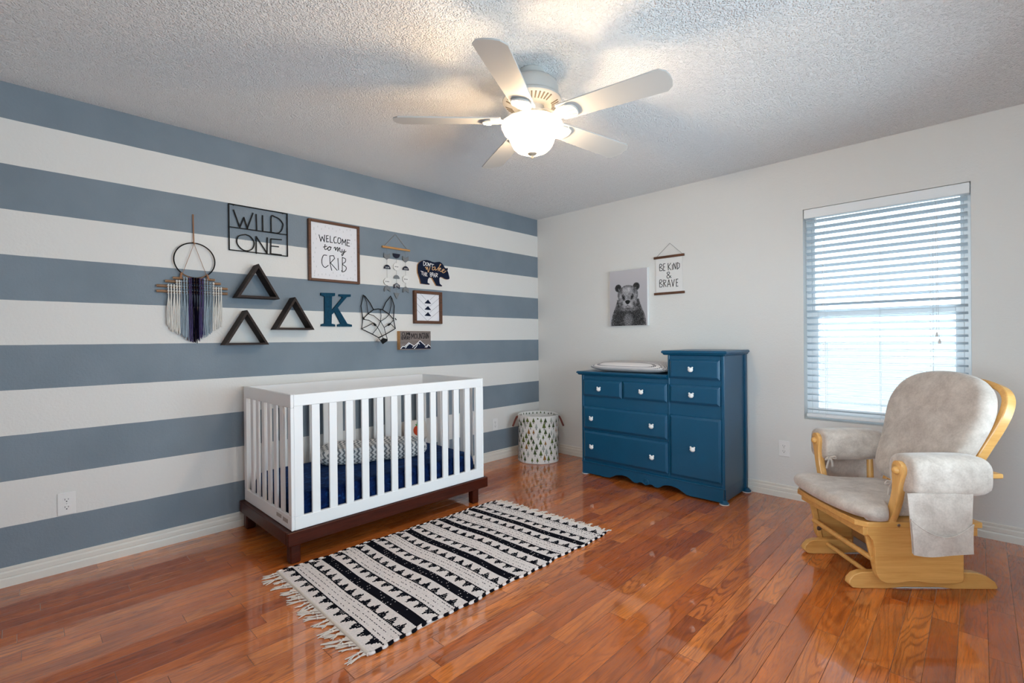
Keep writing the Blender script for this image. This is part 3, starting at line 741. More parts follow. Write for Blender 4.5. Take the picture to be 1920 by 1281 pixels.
# ================================================================ rug
def rug():
    Cn = {'nl': (.835, -2.975), 'nr': (1.745, -2.985), 'fr': (1.775, -1.425), 'fl': (.868, -1.487)}
    t = thing('woven_rug', 'black and white woven rug with rows of triangles and fringed ends, on the wood floor', 'rug', (1.30, -2.22, 0))
    nu, nv = 152, 396
    def wob(u, v): return .006*sin(v*23+.5)+.004*sin(v*61)
    def P(u, v, z):
        x0 = Cn['nl'][0]*(1-v)+Cn['fl'][0]*v; x1 = Cn['nr'][0]*(1-v)+Cn['fr'][0]*v
        y0 = Cn['nl'][1]*(1-u)+Cn['nr'][1]*u; y1 = Cn['fl'][1]*(1-u)+Cn['fr'][1]*u
        x = x0+(x1-x0)*u + (wob(u, v)*(2*u-1)); y = y0+(y1-y0)*v + .007*sin(u*9+v*5)*sin(pi*v)
        return (x-1.30, y+2.22, z)
    # band layout along v
    bands = []; p = .012
    for k in range(6):
        bands += [('T', p, p+.056, 1), ('C', p+.056, p+.136, 0), ('T', p+.136, p+.192, -1)]; p += .192
        if k < 5: bands += [('W', p, p+.010, 0), ('B', p+.010, p+.060, 0), ('W', p+.060, p+.070, 0)]; p += .070
    tot = p+.012
    def m_at(i, j):
        u, s = i/nu, j/nv*tot; x = u*.91
        for kind, a, c, d in bands:
            if a <= s < c:
                f = (s-a)/(c-a)
                if kind == 'B': return 1 if not (i % 4 == 0 and j % 3 == 0) else (0 if random.random() < .25 else 1)
                if kind == 'C':
                    if abs(f-.22) < .035 or abs(f-.55) < .035 or abs(f-.82) < .03: return 1 if (i % 3 != 0 and random.random() < .62) else 0
                    return 0
                if kind == 'T':
                    if d > 0: f = 1-f
                    # base of the triangle at f=0
                    ph = (x/.068) % 1.0; hw = max(0, (1.0-f*1.05))*.5
                    base_line = f < .06
                    if f > .9: return 0
                    hit = abs(ph-.5+.10*f) < hw*.84 or f < .12
                    return 1 if (hit and not (i % 2 == 0 and j % 2 and random.random() < .35)) else 0
                return 0
        return 0
    sel = [[m_at(i, j) for i in range(nu)] for j in range(nv)]
    for j in range(nv):
        for i in (0, 1, nu-2, nu-1): sel[j][i] = 1 if (j//7) % 2 else 0
    def knots(u, v):
        i = u*nu; j = v*nv; return .0070+.0022*abs(sin(i*pi/2))*(.4+.6*abs(sin(j*pi/3)))+.0012*sin(v*40)+.001*sin(u*17+v*29)
    b = MB(); b.grid(lambda u, v: P(u, v, knots(u, v)), nu, nv, lambda i, j: sel[j][i])
    # rolled selvedge and underside
    for uu, in_ in ((0, 0), (1, 0)):
        rings = []
    vs = []; fs = []
    edge = [(i/nu, 0) for i in range(nu)]+[(1, j/nv) for j in range(nv)]+[(1-i/nu, 1) for i in range(nu)]+[(0, 1-j/nv) for j in range(nv)]
    for u, v in edge: q = P(u, v, knots(u, v)); vs += [q, (q[0], q[1], .0005)]
    n = len(edge); off = len(b.v)
    b.v += vs
    for k in range(n):
        k2 = (k+1) % n; b.f.append((off+2*k, off+2*k2, off+2*k2+1, off+2*k+1))
        u, v = edge[k]; b.mi.append((1 if (int(v*nv)//7) % 2 else 0) if u in (0, 1) and 0 < v < 1 else 0)
    b.add([P(0, 0, .0005), P(1, 0, .0005), P(1, 1, .0005), P(0, 1, .0005)], [(0, 3, 2, 1)])
    b.build('rug_field', ['rug_white', 'rug_black'], t, angle=80, fixn=False)
    # rolled cord along both long edges
    for uu in (0, 1):
        c = MB()
        for k in range(0, 58):
            v0 = k/58; v1 = (k+.92)/58; c.mat(k % 2)
            pts = [P(uu, v0+(v1-v0)*q/4, .006) for q in range(5)]
            c.tube(pts, [.0035, .0062, .0066, .0062, .0035], 8)
        c.build('selvedge', ['rug_white', 'rug_black'], t)
    rnd = random.Random(11)
    for end in (0, 1):
        c = MB(); base_r = [P(q/60, end, .0065) for q in range(61)]; c.tube(base_r, .007, 8)
        for k in range(38):
            u0 = (k+.5)/38; a = P(u0, end, .0065); dirn = -1 if end == 0 else 1
            L = rnd.uniform(.045, .085) if end == 0 else rnd.uniform(.035, .065); sw = rnd.uniform(-.5, .5)+(-.25 if end == 0 else .15)
            if end == 0 and k > 31: L *= 1.3
            kx = a[0]+sw*L*.4; ky = a[1]+dirn*L*.4
            for q in range(4):
                s0 = P(min(1, max(0, u0+(q-1.5)*.0066)), end, .006); 
                e = (kx+sw*L*.6+rnd.uniform(-.014, .014), ky+dirn*L*.6+rnd.uniform(-.01, .01), .003)
                c.tube(smoothpath([s0, (kx+rnd.uniform(-.002, .002), ky, .0055), ((kx+e[0])/2+rnd.uniform(-.006, .006), (ky+e[1])/2, .004), e], 4), [.0024]*9+[.0024, .0022, .002, .0015][:4], 6)
            c.add(*ball(kx, ky, .0058, .0052, 8, 6))
        f_ = c.build('fringe', 'fringe', t, angle=70)
    MB().box(.435, .452, -.735, -.722, .0006, .002).build('care_tag', 'paper', t)
rug()

# lettering and outlines in metres, in the plane of each sign
D_WILD = [[(-.179,.141),(.176,.145),(.176,-.143),(-.179,-.147)],[(-.178,-.001),(.174,.001)],[(-.151,.108),(-.116,.004),(-.092,.071),(-.072,.005),(-.038,.108)],[(-.019,.104),(-.016,.0)],[(.02,.103),(.021,-.0),(.069,.001)],[(.073,.002),(.074,.106),(.097,.109),(.124,.099),(.146,.074),(.147,.05),(.135,.02),(.111,.002),(.073,.002)],[(-.083,-.036),(-.056,-.045),(-.034,-.077),(-.039,-.113),(-.057,-.133),(-.084,-.14),(-.11,-.13),(-.131,-.105),(-.134,-.075),(-.12,-.049),(-.083,-.036)],[(-.021,-.149),(-.02,-.04),(.045,-.141),(.048,-.038)],[(.137,-.038),(.07,-.042),(.068,-.14),(.135,-.14)],[(.07,-.089),(.118,-.088)]]
D_WC_txt = [[(-.119,.11),(-.106,.066),(-.096,.1),(-.081,.065),(-.078,.114)],[(-.051,.114),(-.065,.111),(-.064,.067),(-.049,.07)],[(-.064,.091),(-.052,.093)],[(-.037,.113),(-.037,.068),(-.019,.068)],[(.008,.113),(-.006,.109),(-.011,.085),(-.004,.067),(.012,.071)],[(.025,.109),(.019,.081),(.031,.067),(.044,.084),(.041,.107),(.025,.109)],[(.053,.064),(.056,.104),(.068,.078),(.082,.105),(.081,.061)],[(.115,.103),(.095,.105),(.09,.06),(.112,.059)],[(.093,.082),(.109,.082)],[(-.088,.027),(-.063,.036)],[(-.075,.047),(-.079,.022),(-.075,.011),(-.066,.014),(-.051,.029),(-.04,.036),(-.033,.028),(-.038,.014),(-.05,.008),(-.055,.019),(-.049,.032),(-.029,.033)],[(-.009,.029),(-.0,.037),(.003,.015),(.009,.029),(.019,.038),(.019,.01),(.026,.027),(.036,.037),(.036,.013),(.05,.007),(.053,.027)],[(.05,.007),(.066,.011),(.072,.028)],[(.072,.028),(.064,-.005),(.052,-.02),(.05,-.007),(.084,.018)],[(-.064,-.03),(-.087,-.032),(-.1,-.065),(-.097,-.1),(-.077,-.118),(-.053,-.1)],[(-.041,-.031),(-.04,-.085),(-.028,-.134)],[(-.041,-.031),(-.013,-.026),(-.005,-.045),(-.037,-.081),(.013,-.13)],[(.02,-.042),(.024,-.126)],[(.054,-.031),(.053,-.131)],[(.054,-.031),(.079,-.04),(.075,-.064),(.054,-.08),(.083,-.1),(.077,-.126),(.053,-.138),(.048,-.129)]]
D_K = [[(-.124,.12),(-.017,.124),(-.017,.104),(-.04,.098),(-.043,-.002),(.038,.095),(.031,.102),(.013,.103),(.012,.117),(.105,.122),(.104,.104),(.074,.1),(.003,.018),(.075,-.097),(.111,-.104),(.112,-.119),(-.001,-.12),(-.001,-.104),(.023,-.098),(-.022,-.013),(-.043,-.034),(-.046,-.099),(-.02,-.104),(-.018,-.12),(-.124,-.119),(-.123,-.105),(-.098,-.098),(-.096,.094),(-.124,.102)]]
D_BEAR = [[(-.172,.035),(-.169,.051),(-.158,.068),(-.139,.083),(-.111,.095),(-.081,.1),(-.05,.098),(-.022,.091),(.001,.089),(.03,.095),(.056,.1),(.08,.091),(.1,.072),(.113,.054),(.127,.05),(.145,.055),(.146,.043),(.14,.033),(.15,.015),(.159,-.013),(.165,-.034),(.156,-.044),(.134,-.047),(.111,-.043),(.087,-.033),(.064,-.03),(.052,-.043),(.052,-.069),(.056,-.09),(.083,-.107),(.077,-.112),(.019,-.11),(-.001,-.08),(-.026,-.045),(-.057,-.046),(-.07,-.065),(-.073,-.091),(-.049,-.101),(-.055,-.107),(-.141,-.105),(-.149,-.072),(-.162,-.041),(-.171,-.015),(-.173,.012)]]
D_BEAR_txt = [[(-.113,.084),(-.113,.051),(-.101,.054),(-.092,.068),(-.099,.081),(-.113,.084)],[(-.082,.078),(-.088,.064),(-.083,.052),(-.072,.056),(-.068,.071),(-.073,.079),(-.082,.078)],[(-.062,.051),(-.063,.077),(-.046,.048),(-.046,.075)],[(-.037,.077),(-.039,.067)],[(-.035,.072),(-.007,.069)],[(-.022,.071),(-.024,.045)],[(-.141,.001),(-.119,-.003)],[(-.13,-.002),(-.128,-.029)],[(-.114,-.005),(-.113,-.037)],[(-.114,-.021),(-.1,-.023)],[(-.1,-.006),(-.099,-.038)],[(-.078,-.012),(-.091,-.008),(-.09,-.036),(-.076,-.036)],[(-.09,-.022),(-.08,-.023)],[(-.047,-.003),(-.044,-.036)],[(-.047,-.003),(-.033,-.006),(-.033,-.015),(-.045,-.019),(-.029,-.025),(-.031,-.035),(-.044,-.036)],[(-.014,-.003),(-.025,-.001),(-.023,-.022),(-.012,-.022)],[(-.023,-.012),(-.015,-.012)],[(-.01,-.039),(-.003,-.006),(.008,-.039)],[(-.007,-.028),(.005,-.028)],[(.015,-.035),(.015,-.003)],[(.015,-.003),(.032,-.006),(.03,-.017),(.016,-.021),(.033,-.034)]]
D_BEAR_wake = [[(-.096,.036),(-.088,.039),(-.083,.019),(-.072,.04),(-.067,-.001),(-.052,.028),(-.046,.043)],[(.005,.05),(-.015,.044),(-.024,.029),(-.015,.021),(.002,.031),(.008,.048),(.01,.023),(.028,.032)],[(.028,.032),(.06,.068),(.069,.078),(.06,.075),(.042,.033),(.039,.019)],[(.039,.028),(.063,.047),(.066,.038),(.048,.031),(.066,.017),(.08,.02)],[(.08,.02),(.104,.032),(.098,.04),(.083,.03),(.083,.014),(.098,.008),(.125,.027)]]
D_TRI_tri = [[(-.008,.062),(.025,.027),(-.046,.029)],[(-.009,.008),(.024,-.027),(-.046,-.024)],[(-.009,-.044),(.024,-.079),(-.047,-.077)]]
D_TRI_lines = [[(-.095,.116),(-.027,.058)],[(.084,.116),(.012,.06)],[(-.12,.076),(-.025,.002)],[(.115,.084),(.005,.003)],[(-.12,.022),(-.029,-.052)],[(.114,.028),(.008,-.048)],[(-.121,-.03),(-.016,-.12),(.113,-.027)]]
D_MT_txt = [[(-.124,.068),(-.14,.063),(-.141,.044),(-.125,.043)],[(-.118,.066),(-.117,.044),(-.106,.044)],[(-.101,.066),(-.1,.045)],[(-.094,.044),(-.094,.065),(-.087,.054),(-.079,.066),(-.079,.045)],[(-.073,.045),(-.074,.065),(-.066,.063),(-.067,.056),(-.073,.054),(-.065,.051),(-.066,.045),(-.073,.045)],[(-.13,.036),(-.143,.033),(-.142,.01),(-.129,.011)],[(-.142,.022),(-.131,.024)],[(-.125,.035),(-.119,.012),(-.112,.036)],[(-.095,.035),(-.108,.035),(-.107,.012),(-.095,.013)],[(-.107,.024),(-.098,.025)],[(-.09,.012),(-.091,.035),(-.081,.032),(-.082,.025),(-.09,.022),(-.08,.013)],[(-.075,.034),(-.07,.024),(-.063,.035)],[(-.07,.024),(-.073,.009)],[(-.052,.015),(-.05,.057),(-.039,.028),(-.028,.058),(-.026,.015)],[(-.015,.055),(-.019,.035),(-.014,.017),(-.004,.018),(.0,.038),(-.005,.055),(-.015,.055)],[(.008,.057),(.007,.028),(.013,.016),(.025,.018),(.027,.058)],[(.034,.013),(.034,.058),(.05,.016),(.052,.06)],[(.055,.059),(.075,.061)],[(.065,.06),(.065,.015)],[(.072,.015),(.082,.061),(.091,.015)],[(.075,.029),(.089,.03)],[(.098,.06),(.097,.018)],[(.104,.018),(.104,.06),(.117,.02),(.119,.061)]]
D_MT_peaks = [[(-.155,-.063),(-.136,-.042),(-.117,-.047),(-.077,-.013),(-.027,-.044),(.031,.001),(.083,-.041),(.113,-.031),(.138,-.054),(.138,-.069),(-.155,-.066)]]
D_MT_snow = [[(-.154,-.063),(-.135,-.045),(-.117,-.049),(-.078,-.017),(-.027,-.045)],[(-.109,-.058),(-.092,-.038),(-.072,-.026)],[(-.042,-.055),(-.007,-.032),(.031,-.001),(.083,-.041)],[(-.025,-.065),(-.005,-.049),(.016,-.018),(.027,-.03)],[(.083,-.055),(.098,-.046),(.113,-.035),(.136,-.051)],[(.097,-.058),(.109,-.047)]]
D_FOX = [[(-.104,.036),(-.057,.069),(-.017,.077),(.022,.072),(.081,.037),(.119,-.001),(.135,-.075),(.032,-.12,.05),(-.04,-.147,.06),(-.069,-.12),(-.159,-.08),(-.148,-.005),(-.104,.036)],[(-.148,-.005),(-.162,.094),(-.141,.179),(-.127,.169),(-.086,.12),(-.057,.069)],[(-.137,.177),(-.115,.123),(-.104,.036)],[(.022,.072),(.051,.131),(.096,.184),(.106,.166),(.127,.107),(.119,-.001)],[(.1,.18),(.098,.105),(.081,.037)],[(.002,.074),(.007,.028),(-.003,-.02,.03)],[(-.104,.036),(-.057,.024),(-.003,-.02,.03)],[(.081,.037),(.049,.007),(-.003,-.02,.03)],[(-.003,-.02,.03),(-.032,-.068,.035),(-.069,-.12)],[(-.003,-.02,.03),(.021,-.068,.04),(.024,-.12,.06),(.018,-.159,.09)],[(-.148,-.007),(-.097,-.013),(-.059,-.039,.03),(-.032,-.068,.035),(-.019,-.105,.05),(-.017,-.148,.085)],[(-.059,-.032,.03),(-.159,-.08)],[(.119,-.01),(.074,-.042,.03),(.021,-.068,.04)],[(.082,-.034,.03),(.135,-.075)],[(-.04,-.147,.06),(-.038,-.172,.085)],[(.032,-.12,.05),(-.03,-.147,.06)]]
D_FOX_nose = [[(-.02,-.15),(.018,-.159),(.018,-.173),(-.023,-.197),(-.042,-.17)]]
D_FOX_eye = [[(-.069,-.034),(-.053,-.036),(-.04,-.048),(-.047,-.059),(-.062,-.053)],[(.053,-.051),(.064,-.037),(.087,-.03),(.082,-.045),(.066,-.055)]]
D_MOB = [[(-.008,.266),(-.111,.158)],[(-.008,.266),(.094,.159)],[(-.135,.149),(.12,.149)],[(-.091,.131),(-.092,-.154)],[(-.005,.133),(-.007,-.213)],[(.08,.131),(.08,-.146)],[(-.119,.095),(-.064,.058),(-.091,.131)],[(-.04,.107),(.026,.08)],[(.052,.094),(.111,.052)],[(-.12,.01),(-.066,-.023)],[(-.036,.027),(.028,-.019)],[(.049,.014),(.11,-.015)],[(-.119,-.099),(-.064,-.146)],[(-.031,-.065),(.022,-.092)],[(.05,-.065),(.106,-.115)],[(-.113,-.16),(-.055,-.201)],[(-.033,-.133),(.022,-.174)],[(.057,-.154),(.103,-.2)],[(-.032,-.211),(.019,-.255)]]
D_MAC = [[(-.005,.486),(-.005,.312)],[(-.004,.31),(.1,.217),(-.008,.102),(-.101,.207)],[(-.005,.305),(-.062,.135)],[(-.005,.305),(.053,.14)],[(-.111,.092),(.101,.099)],[(-.148,.073),(.133,.079)],[(-.189,.044),(.17,.051)],[(-.189,.014),(.17,.019)],[(-.138,-.009),(-.143,-.181)],[(-.01,-.008),(-.013,-.282)],[(.135,.0),(.135,-.194)],[(-.086,.0),(-.085,-.215)],[(-.047,.092),(-.045,-.241)],[(.052,.1),(.054,-.247)],[(.098,.084),(.101,-.221)]]
D_KINDT = [[(-.084,.048),(-.084,.101),(-.068,.102),(-.061,.09),(-.08,.078),(-.059,.064),(-.062,.049),(-.084,.048)],[(-.034,.105),(-.049,.104),(-.049,.045),(-.035,.046)],[(-.049,.077),(-.037,.077)],[(-.008,.104),(-.006,.046)],[(.017,.103),(-.006,.073),(.02,.045)],[(.03,.089),(.031,.046)],[(.043,.048),(.043,.1),(.062,.047),(.064,.1)],[(.076,.045),(.075,.101),(.094,.09),(.094,.062),(.076,.045)],[(.02,-.022),(-.016,.017),(-.012,.028),(.002,.029),(.004,.015),(-.018,-.003),(-.016,-.019),(-.002,-.022),(.016,-.003)],[(-.086,-.092),(-.085,-.034),(-.069,-.032),(-.062,-.046),(-.082,-.058),(-.06,-.077),(-.067,-.092),(-.086,-.092)],[(-.048,-.095),(-.049,-.034)],[(-.049,-.034),(-.028,-.039),(-.031,-.056),(-.047,-.059),(-.027,-.093)],[(-.015,-.095),(-.002,-.035),(.014,-.097)],[(-.009,-.075),(.01,-.075)],[(.023,-.039),(.035,-.097),(.048,-.038)],[(.08,-.037),(.064,-.038),(.065,-.098),(.08,-.097)],[(.065,-.067),(.077,-.066)]]

# ================================================================ things on the striped wall
def frame_boxes(b, w, h, fw, y0, y1, bev=.002):
    b.bev(-w/2, -w/2+fw, y0, y1, -h/2, h/2, bev).bev(w/2-fw, w/2, y0, y1, -h/2, h/2, bev)
    b.bev(-w/2+fw-.001, w/2-fw+.001, y0, y1, h/2-fw, h/2, bev).bev(-w/2+fw-.001, w/2-fw+.001, y0, y1, -h/2, -h/2+fw, bev); return b
def on_left(name, label, cat, y, z, group=None): return thing(name, label, cat, (0, y, z), LW, group)
# wire words
t = on_left('wire_word_sign', 'black metal WILD ONE wire sign, high on the striped wall', 'sign', -2.77, 1.893)
b = MB(); fr = D_WILD[0]; ws = .006
x0, x1, z0, z1 = -.178, .176, -.145, .143
for q in ((x0, z0, x1, z0), (x0, z1, x1, z1), (x0, z0, x0, z1), (x1, z0, x1, z1), (x0, -.001, x1, 0)):
    stroke(b, [(q[0], q[1]), (q[2], q[3])], ws, -.014, -.008)
for x in (-.15, .15): b.box(x-.003, x+.003, -.009, 0, z1-.004, z1)
b.build('wire_frame', 'black', t, angle=30)
for i, pl in enumerate(D_WILD[2:]):
    if i == 7: continue
    b = MB(); p2 = smoothpath([(x, 0, z) for x, z in pl], 4) if len(pl) > 8 else None
    stroke(b, [(q.x, q.z) for q in p2] if p2 else pl, ws, -.014, -.008)
    if i == 6: stroke(b, D_WILD[9+0] if False else D_WILD[9], ws, -.014, -.008)
    b.build('letter', 'black', t, angle=30)
b = MB(); stroke(b, D_WILD[8], ws, -.014, -.008); stroke(b, D_WILD[9], ws, -.014, -.008)
# framed welcome print
t = on_left('framed_print', 'walnut framed white print reading WELCOME to my CRIB', 'framed print', -2.262, 1.8135)
frame_boxes(MB(), .386, .434, .018, -.026, 0).build('frame', 'walnut', t)
b = MB(); b.box(-.177, .177, -.014, -.002, -.201, .201)
b.mat(1)
for pl in D_WC_txt:
    pp = [(x+.004, z+.0025) for x, z in pl]
    if len(pp) > 5: pp = [(q.x, q.z) for q in smoothpath([(x, 0, z) for x, z in pp], 4)]
    stroke(b, pp, .0052, -.0150, -.0139)
rnd = random.Random(3); b.mat(2)
for i in range(44):
    a = i/44*4; e = a % 1; k = int(a); u_ = -.15+.30*e; v_ = -.18+.36*e
    x, z = ((u_, .172+rnd.uniform(-.025, .012)), (.152+rnd.uniform(-.025, .008), v_), (u_, -.172+rnd.uniform(-.012, .025)), (-.152+rnd.uniform(-.008, .025), v_))[k]
    stroke(b, [(x, z-.005), (x, z+.005)], .003, -.0146, -.0139)
b.build('print', ['paper', 'black_ink', 'paper_mark'], t, angle=30)
# letter K
o = MB().prism(D_K[0], -.016, -.001).build('wooden_letter', 'bluek', angle=30, bevel=.0015); o.location = (0, -2.245, 1.395); o.rotation_euler = (0, 0, LW)
tag(o, 'teal blue wooden capital letter K', 'letter')
# triangle shelves
def tri_shelf():
    t = thing('triangle_shelf', '', 'shelf', group='triangle shelves')
    hw, zt, zb, D = .127, .112, -.106, .100; th = .013
    P = [Vector((-hw, zb)), Vector((hw, zb)), Vector((0, zt))]
    def inset(d):
        out = []
        for i in range(3):
            a, p, c = P[i-1], P[i], P[(i+1) % 3]; d1 = (p-a).normalized(); d2 = (c-p).normalized()
            n1 = Vector((-d1.y, d1.x)); n2 = Vector((-d2.y, d2.x)); m_ = (n1+n2).normalized(); out.append(p+m_*(d/m_.dot(n1)))
        return out
    I = inset(th)
    for i in range(3):
        j = (i+1) % 3; q = [P[i], P[j], I[j], I[i]]
        MB().prism([(v.x, v.y) for v in q], -D, -.001).build('board', 'greywood', t, angle=20)
    return t
for k, (y, z, lab) in enumerate(((-2.806, 1.553, 'topmost of the three dark grey wooden triangle shelves'), (-2.876, 1.2565, 'lowest dark grey wooden triangle shelf, below the topmost one and right of the yarn hanging'), (-2.580, 1.354, 'dark grey wooden triangle shelf nearest the blue letter K'))):
    s = tri_shelf() if k == 0 else copy_tree(first_shelf)
    if k == 0: first_shelf = s
    s.location = (0, y, z); s.rotation_euler = (0, 0, LW); s['label'] = lab
# felt mobile
t = on_left('felt_wall_hanging', 'hanging of grey, navy and white felt shapes on three strings below a wooden bar', 'wall hanging', -1.737, 1.76)
MB().tube([(-.135, -.012, .150), (.12, -.012, .149)], .0085, 14).build('hanging_bar', 'rawwood', t)
MB().tube([(-.111, -.012, .158), (-.008, -.003, .266), (.094, -.012, .159)], .0024, 6).build('hanging_cord', 'thread', t)
def poly_ch(x, z, w, h, up=True):   # arrow feather
    s = 1 if up else -1
    return [(x-w/2, z-s*h*.5), (x, z-s*h*.5+s*h*.35), (x+w/2, z-s*h*.5), (x+w/2, z+s*h*.15), (x, z+s*h*.5), (x-w/2, z+s*h*.15)]
def half(x, z, r, up=True, s=1.0): return [(x+r*cos(pi*k/14), z+(1 if up else -1)*r*s*sin(pi*k/14)) for k in range(15)]
for x, items in ((-.092, [('A', .078, 0), ('D', -.022, 'w'), ('O', -.123, 0), ('U', -.178, 0)]), (-.006, [('H', .108, 0), ('O', .003, 0), ('h', -.092, 0), ('V', -.150, 0), ('T', -.232, 0)]), (.080, [('A', .073, 0), ('D', -.016, 'w'), ('O', -.090, 0), ('U', -.176, 0)])):
    MB().tube([(x, -.012, .142), (x+.001, -.010, items[-1][1]+.01)], .0009, 5).build('string', 'thread', t)
    for kind, z, ex in items:
        b = MB(); y0, y1 = -.014, -.0105
        if kind == 'A': b.prism(poly_ch(x, z, .055, .052, False), y0, y1).build('felt_arrow', 'feltgrey', t)
        if kind == 'U': b.prism(poly_ch(x, z, .055, .052, True), y0, y1).build('felt_arrow', 'feltgrey', t)
        if kind == 'H': b.prism(half(x, z, .033, False, 1.1), y0, y1).build('felt_half_disc', 'feltblack', t)
        if kind == 'h': b.prism(half(x, z, .027, True, 1.05), y0, y1).build('felt_half_disc', 'feltgrey', t)
        if kind == 'D':
            b.prism(half(x, z, .030, True, 1.1), y0, y1); b.mat(1)
            for dx in (-.013, -.004, .006, .015):
                stroke(b, [(x+dx-.003, z+.016), (x+dx+.002, z+.011), (x+dx-.003, z+.006)], .0022, y0-.0005, y0+.0002)
            b.build('felt_half_disc', ['feltblack', 'white_ink'], t)
        if kind == 'O':
            b.prism([(x+.030*cos(k*pi/14), z+.030*sin(k*pi/14)) for k in range(28)], y0, y1); b.mat(1)
            for dx in (-.012, .0, .012): b.prism([(x+dx-.004, z-.005), (x+dx+.004, z), (x+dx-.004, z+.005)], y0-.0006, y0)
            b.build('felt_disc', ['feltwhite', 'feltblack'], t)
        if kind == 'V':
            b.prism(poly_ch(x, z, .055, .046, True), y0, y1); b.mat(1)
            for dz in (-.005, .006): stroke(b, [(x-.018, z+dz-.004), (x, z+dz+.008), (x+.018, z+dz-.004)], .003, y0-.0005, y0)
            b.build('felt_arrow', ['feltblack', 'white_ink'], t)
        if kind == 'T': b.prism([(x-.026, z+.024), (x+.026, z+.024), (x, z-.026)], y0, y1).build('felt_triangle', 'feltgrey', t)
# bear sign
t = on_left('bear_sign', "navy wooden bear shaped sign reading DON'T wake THE BEAR", 'sign', -1.37, 1.75)
MB().prism(D_BEAR[0], -.0150, -.001).build('bear_board', 'rawwood', t, angle=30)
b = MB().prism(D_BEAR[0], -.0162, -.0149)
for pl in D_BEAR_txt: b.mat(1); stroke(b, [(q.x, q.z) for q in smoothpath([(x, 0, z) for x, z in pl], 3)] if len(pl) > 5 else pl, .0046, -.0172, -.0160)
for pl in D_BEAR_wake: b.mat(2); stroke(b, [(q.x, q.z) for q in smoothpath([(x, 0, z) for x, z in pl], 4)], .0058, -.0172, -.0160)
b.build('painted_face', ['navy', 'white_ink', 'gold'], t, angle=30)
# framed triangles
t = on_left('framed_print', 'small walnut framed print of three navy triangles over thin chevron lines', 'framed print', -1.442, 1.447)
frame_boxes(MB(), .288, .275, .024, -.030, 0).build('frame', 'walnut', t)
b = MB(); b.box(-.122, .122, -.012, -.002, -.116, .116); b.mat(1)
for pl in D_TRI_tri: b.prism([(x+.012, z+.006) for x, z in pl], -.0130, -.0119)
b.mat(2)
for pl in D_TRI_lines: stroke(b, [(x+.012, z+.006) for x, z in pl], .0014, -.0125, -.0119)
b.build('print', ['paper', 'navy', 'black_ink'], t, angle=30)
# mountain block
t = on_left('wood_block_sign', 'grey wooden block sign reading CLIMB EVERY MOUNTAIN above snowy peaks', 'sign', -1.588, 1.169)
b = MB().bev(-.150, .149, -.045, -.001, -.075, .076, .001); b.build('block', 'rawwood', t)
b = MB().box(-.1495, .1485, -.0460, -.0449, -.0745, .0755); b.mat(1)
for pl in D_MT_txt: stroke(b, [(x+.008, z-.002) for x, z in pl], .0042, -.0468, -.0459)
b.mat(2); b.prism([(min(.1480, x+.008), max(-.073, z-.002)) for x, z in D_MT_peaks[0]], -.0466, -.0459); b.mat(3)
for pl in D_MT_snow: stroke(b, [(min(.146, x+.008), z-.002) for x, z in pl], .0058, -.0472, -.0462)
b.build('painted_face', ['greyface', 'black_ink', 'navy', 'white_ink'], t, angle=30)
# wire fox
t = on_left('wire_fox_head', 'black wire fox head wall sculpture', 'wall sculpture', -1.9, 1.34)
def d3(p): return (p[0], -(p[2] if len(p) > 2 else .02), p[1])
b = MB()
for i, pl in enumerate(D_FOX):
    q = [d3(p) for p in pl]; r = .0036 if i in (0, 1, 3) else .0026
    b.tube(q if i == 0 else q, r, 8)
b.build('wire_outline', 'black', t)
for pl in D_FOX_eye: MB().prism(pl, -.034, -.030).build('eye_plate', 'black', t)
MB().prism(D_FOX_nose[0], -.096, -.086).build('nose_plate', 'black', t, bevel=.001)
MB().tube([(-.135, -.02, -.005), (-.135, -.001, .008)], .0035, 8).tube([(.145, -.02, -.005), (.145, -.001, .008)], .0035, 8).build('wall_hook', 'black', t)
# macrame hanging
t = on_left('yarn_wall_hanging', 'yarn wall hanging with black hoop, wooden sticks and white to navy tassels', 'wall hanging', -3.133, 1.45)
MB().tube([(.105*cos(2*pi*k/48)-.002, -.018, .208+.104*sin(2*pi*k/48)) for k in range(48)], .0034, 10, closed=True).build('hoop', 'black', t)
MB().tube([(-.008, -.004, .486), (-.006, -.016, .31)], .0018, 6).tube([(-.003, -.004, .486), (-.004, -.016, .31)], .0018, 6).tube([(-.012, -.020, .318), (.002, -.022, .308)], .003, 6).build('hanging_cord', 'jute', t)
MB().tube([(-.005, -.018, .308), (-.066, -.018, .120)], .0014, 6).tube([(-.005, -.018, .308), (.058, -.018, .125)], .0014, 6).tube(smoothpath([(-.066, -.020, .124), (-.03, -.022, .106), (0, -.022, .103), (.03, -.022, .108), (.058, -.020, .127)]), .0022, 6).tube([(-.07, -.02, .13), (-.075, -.02, .1)], .006, 8).tube([(.06, -.02, .13), (.068, -.02, .1)], .006, 8).build('inner_cord', 'jute', t)
for z, xa, xb in ((.096, -.111, .101), (.075, -.148, .133), (.046, -.189, .170), (.016, -.189, .170)):
    b = MB().tube([(xa, -.016, z), (xb, -.016, z+.004)], .0080, 9); b.mat(1).tube([(xa-.0006, -.016, z), (xa+.0002, -.016, z)], .0076, 9).tube([(xb-.0002, -.016, z+.004), (xb+.0006, -.016, z+.004)], .0076, 9)
    b.build('stick', [wood('stick_bark', (.16, .075, .03), (.34, .17, .07), 0), 'cutwood'] if z == .096 else [bpy.data.materials['stick_bark'], 'cutwood'], t)
rnd = random.Random(5)
secs = [(-.141, -.080, 'yarn_white'), (-.078, -.040, 'yarn_blue'), (-.037, -.020, 'yarn_purple'), (-.019, .014, 'yarn_dark'), (.016, .038, 'yarn_purple'), (.041, .085, 'yarn_blue'), (.087, .136, 'yarn_white')]
def bot(x): return -.282+abs(x+.010)*.72
def topz(x):
    a = abs(x+.003); return .104 if a < .06 else .085 if a < .095 else .058
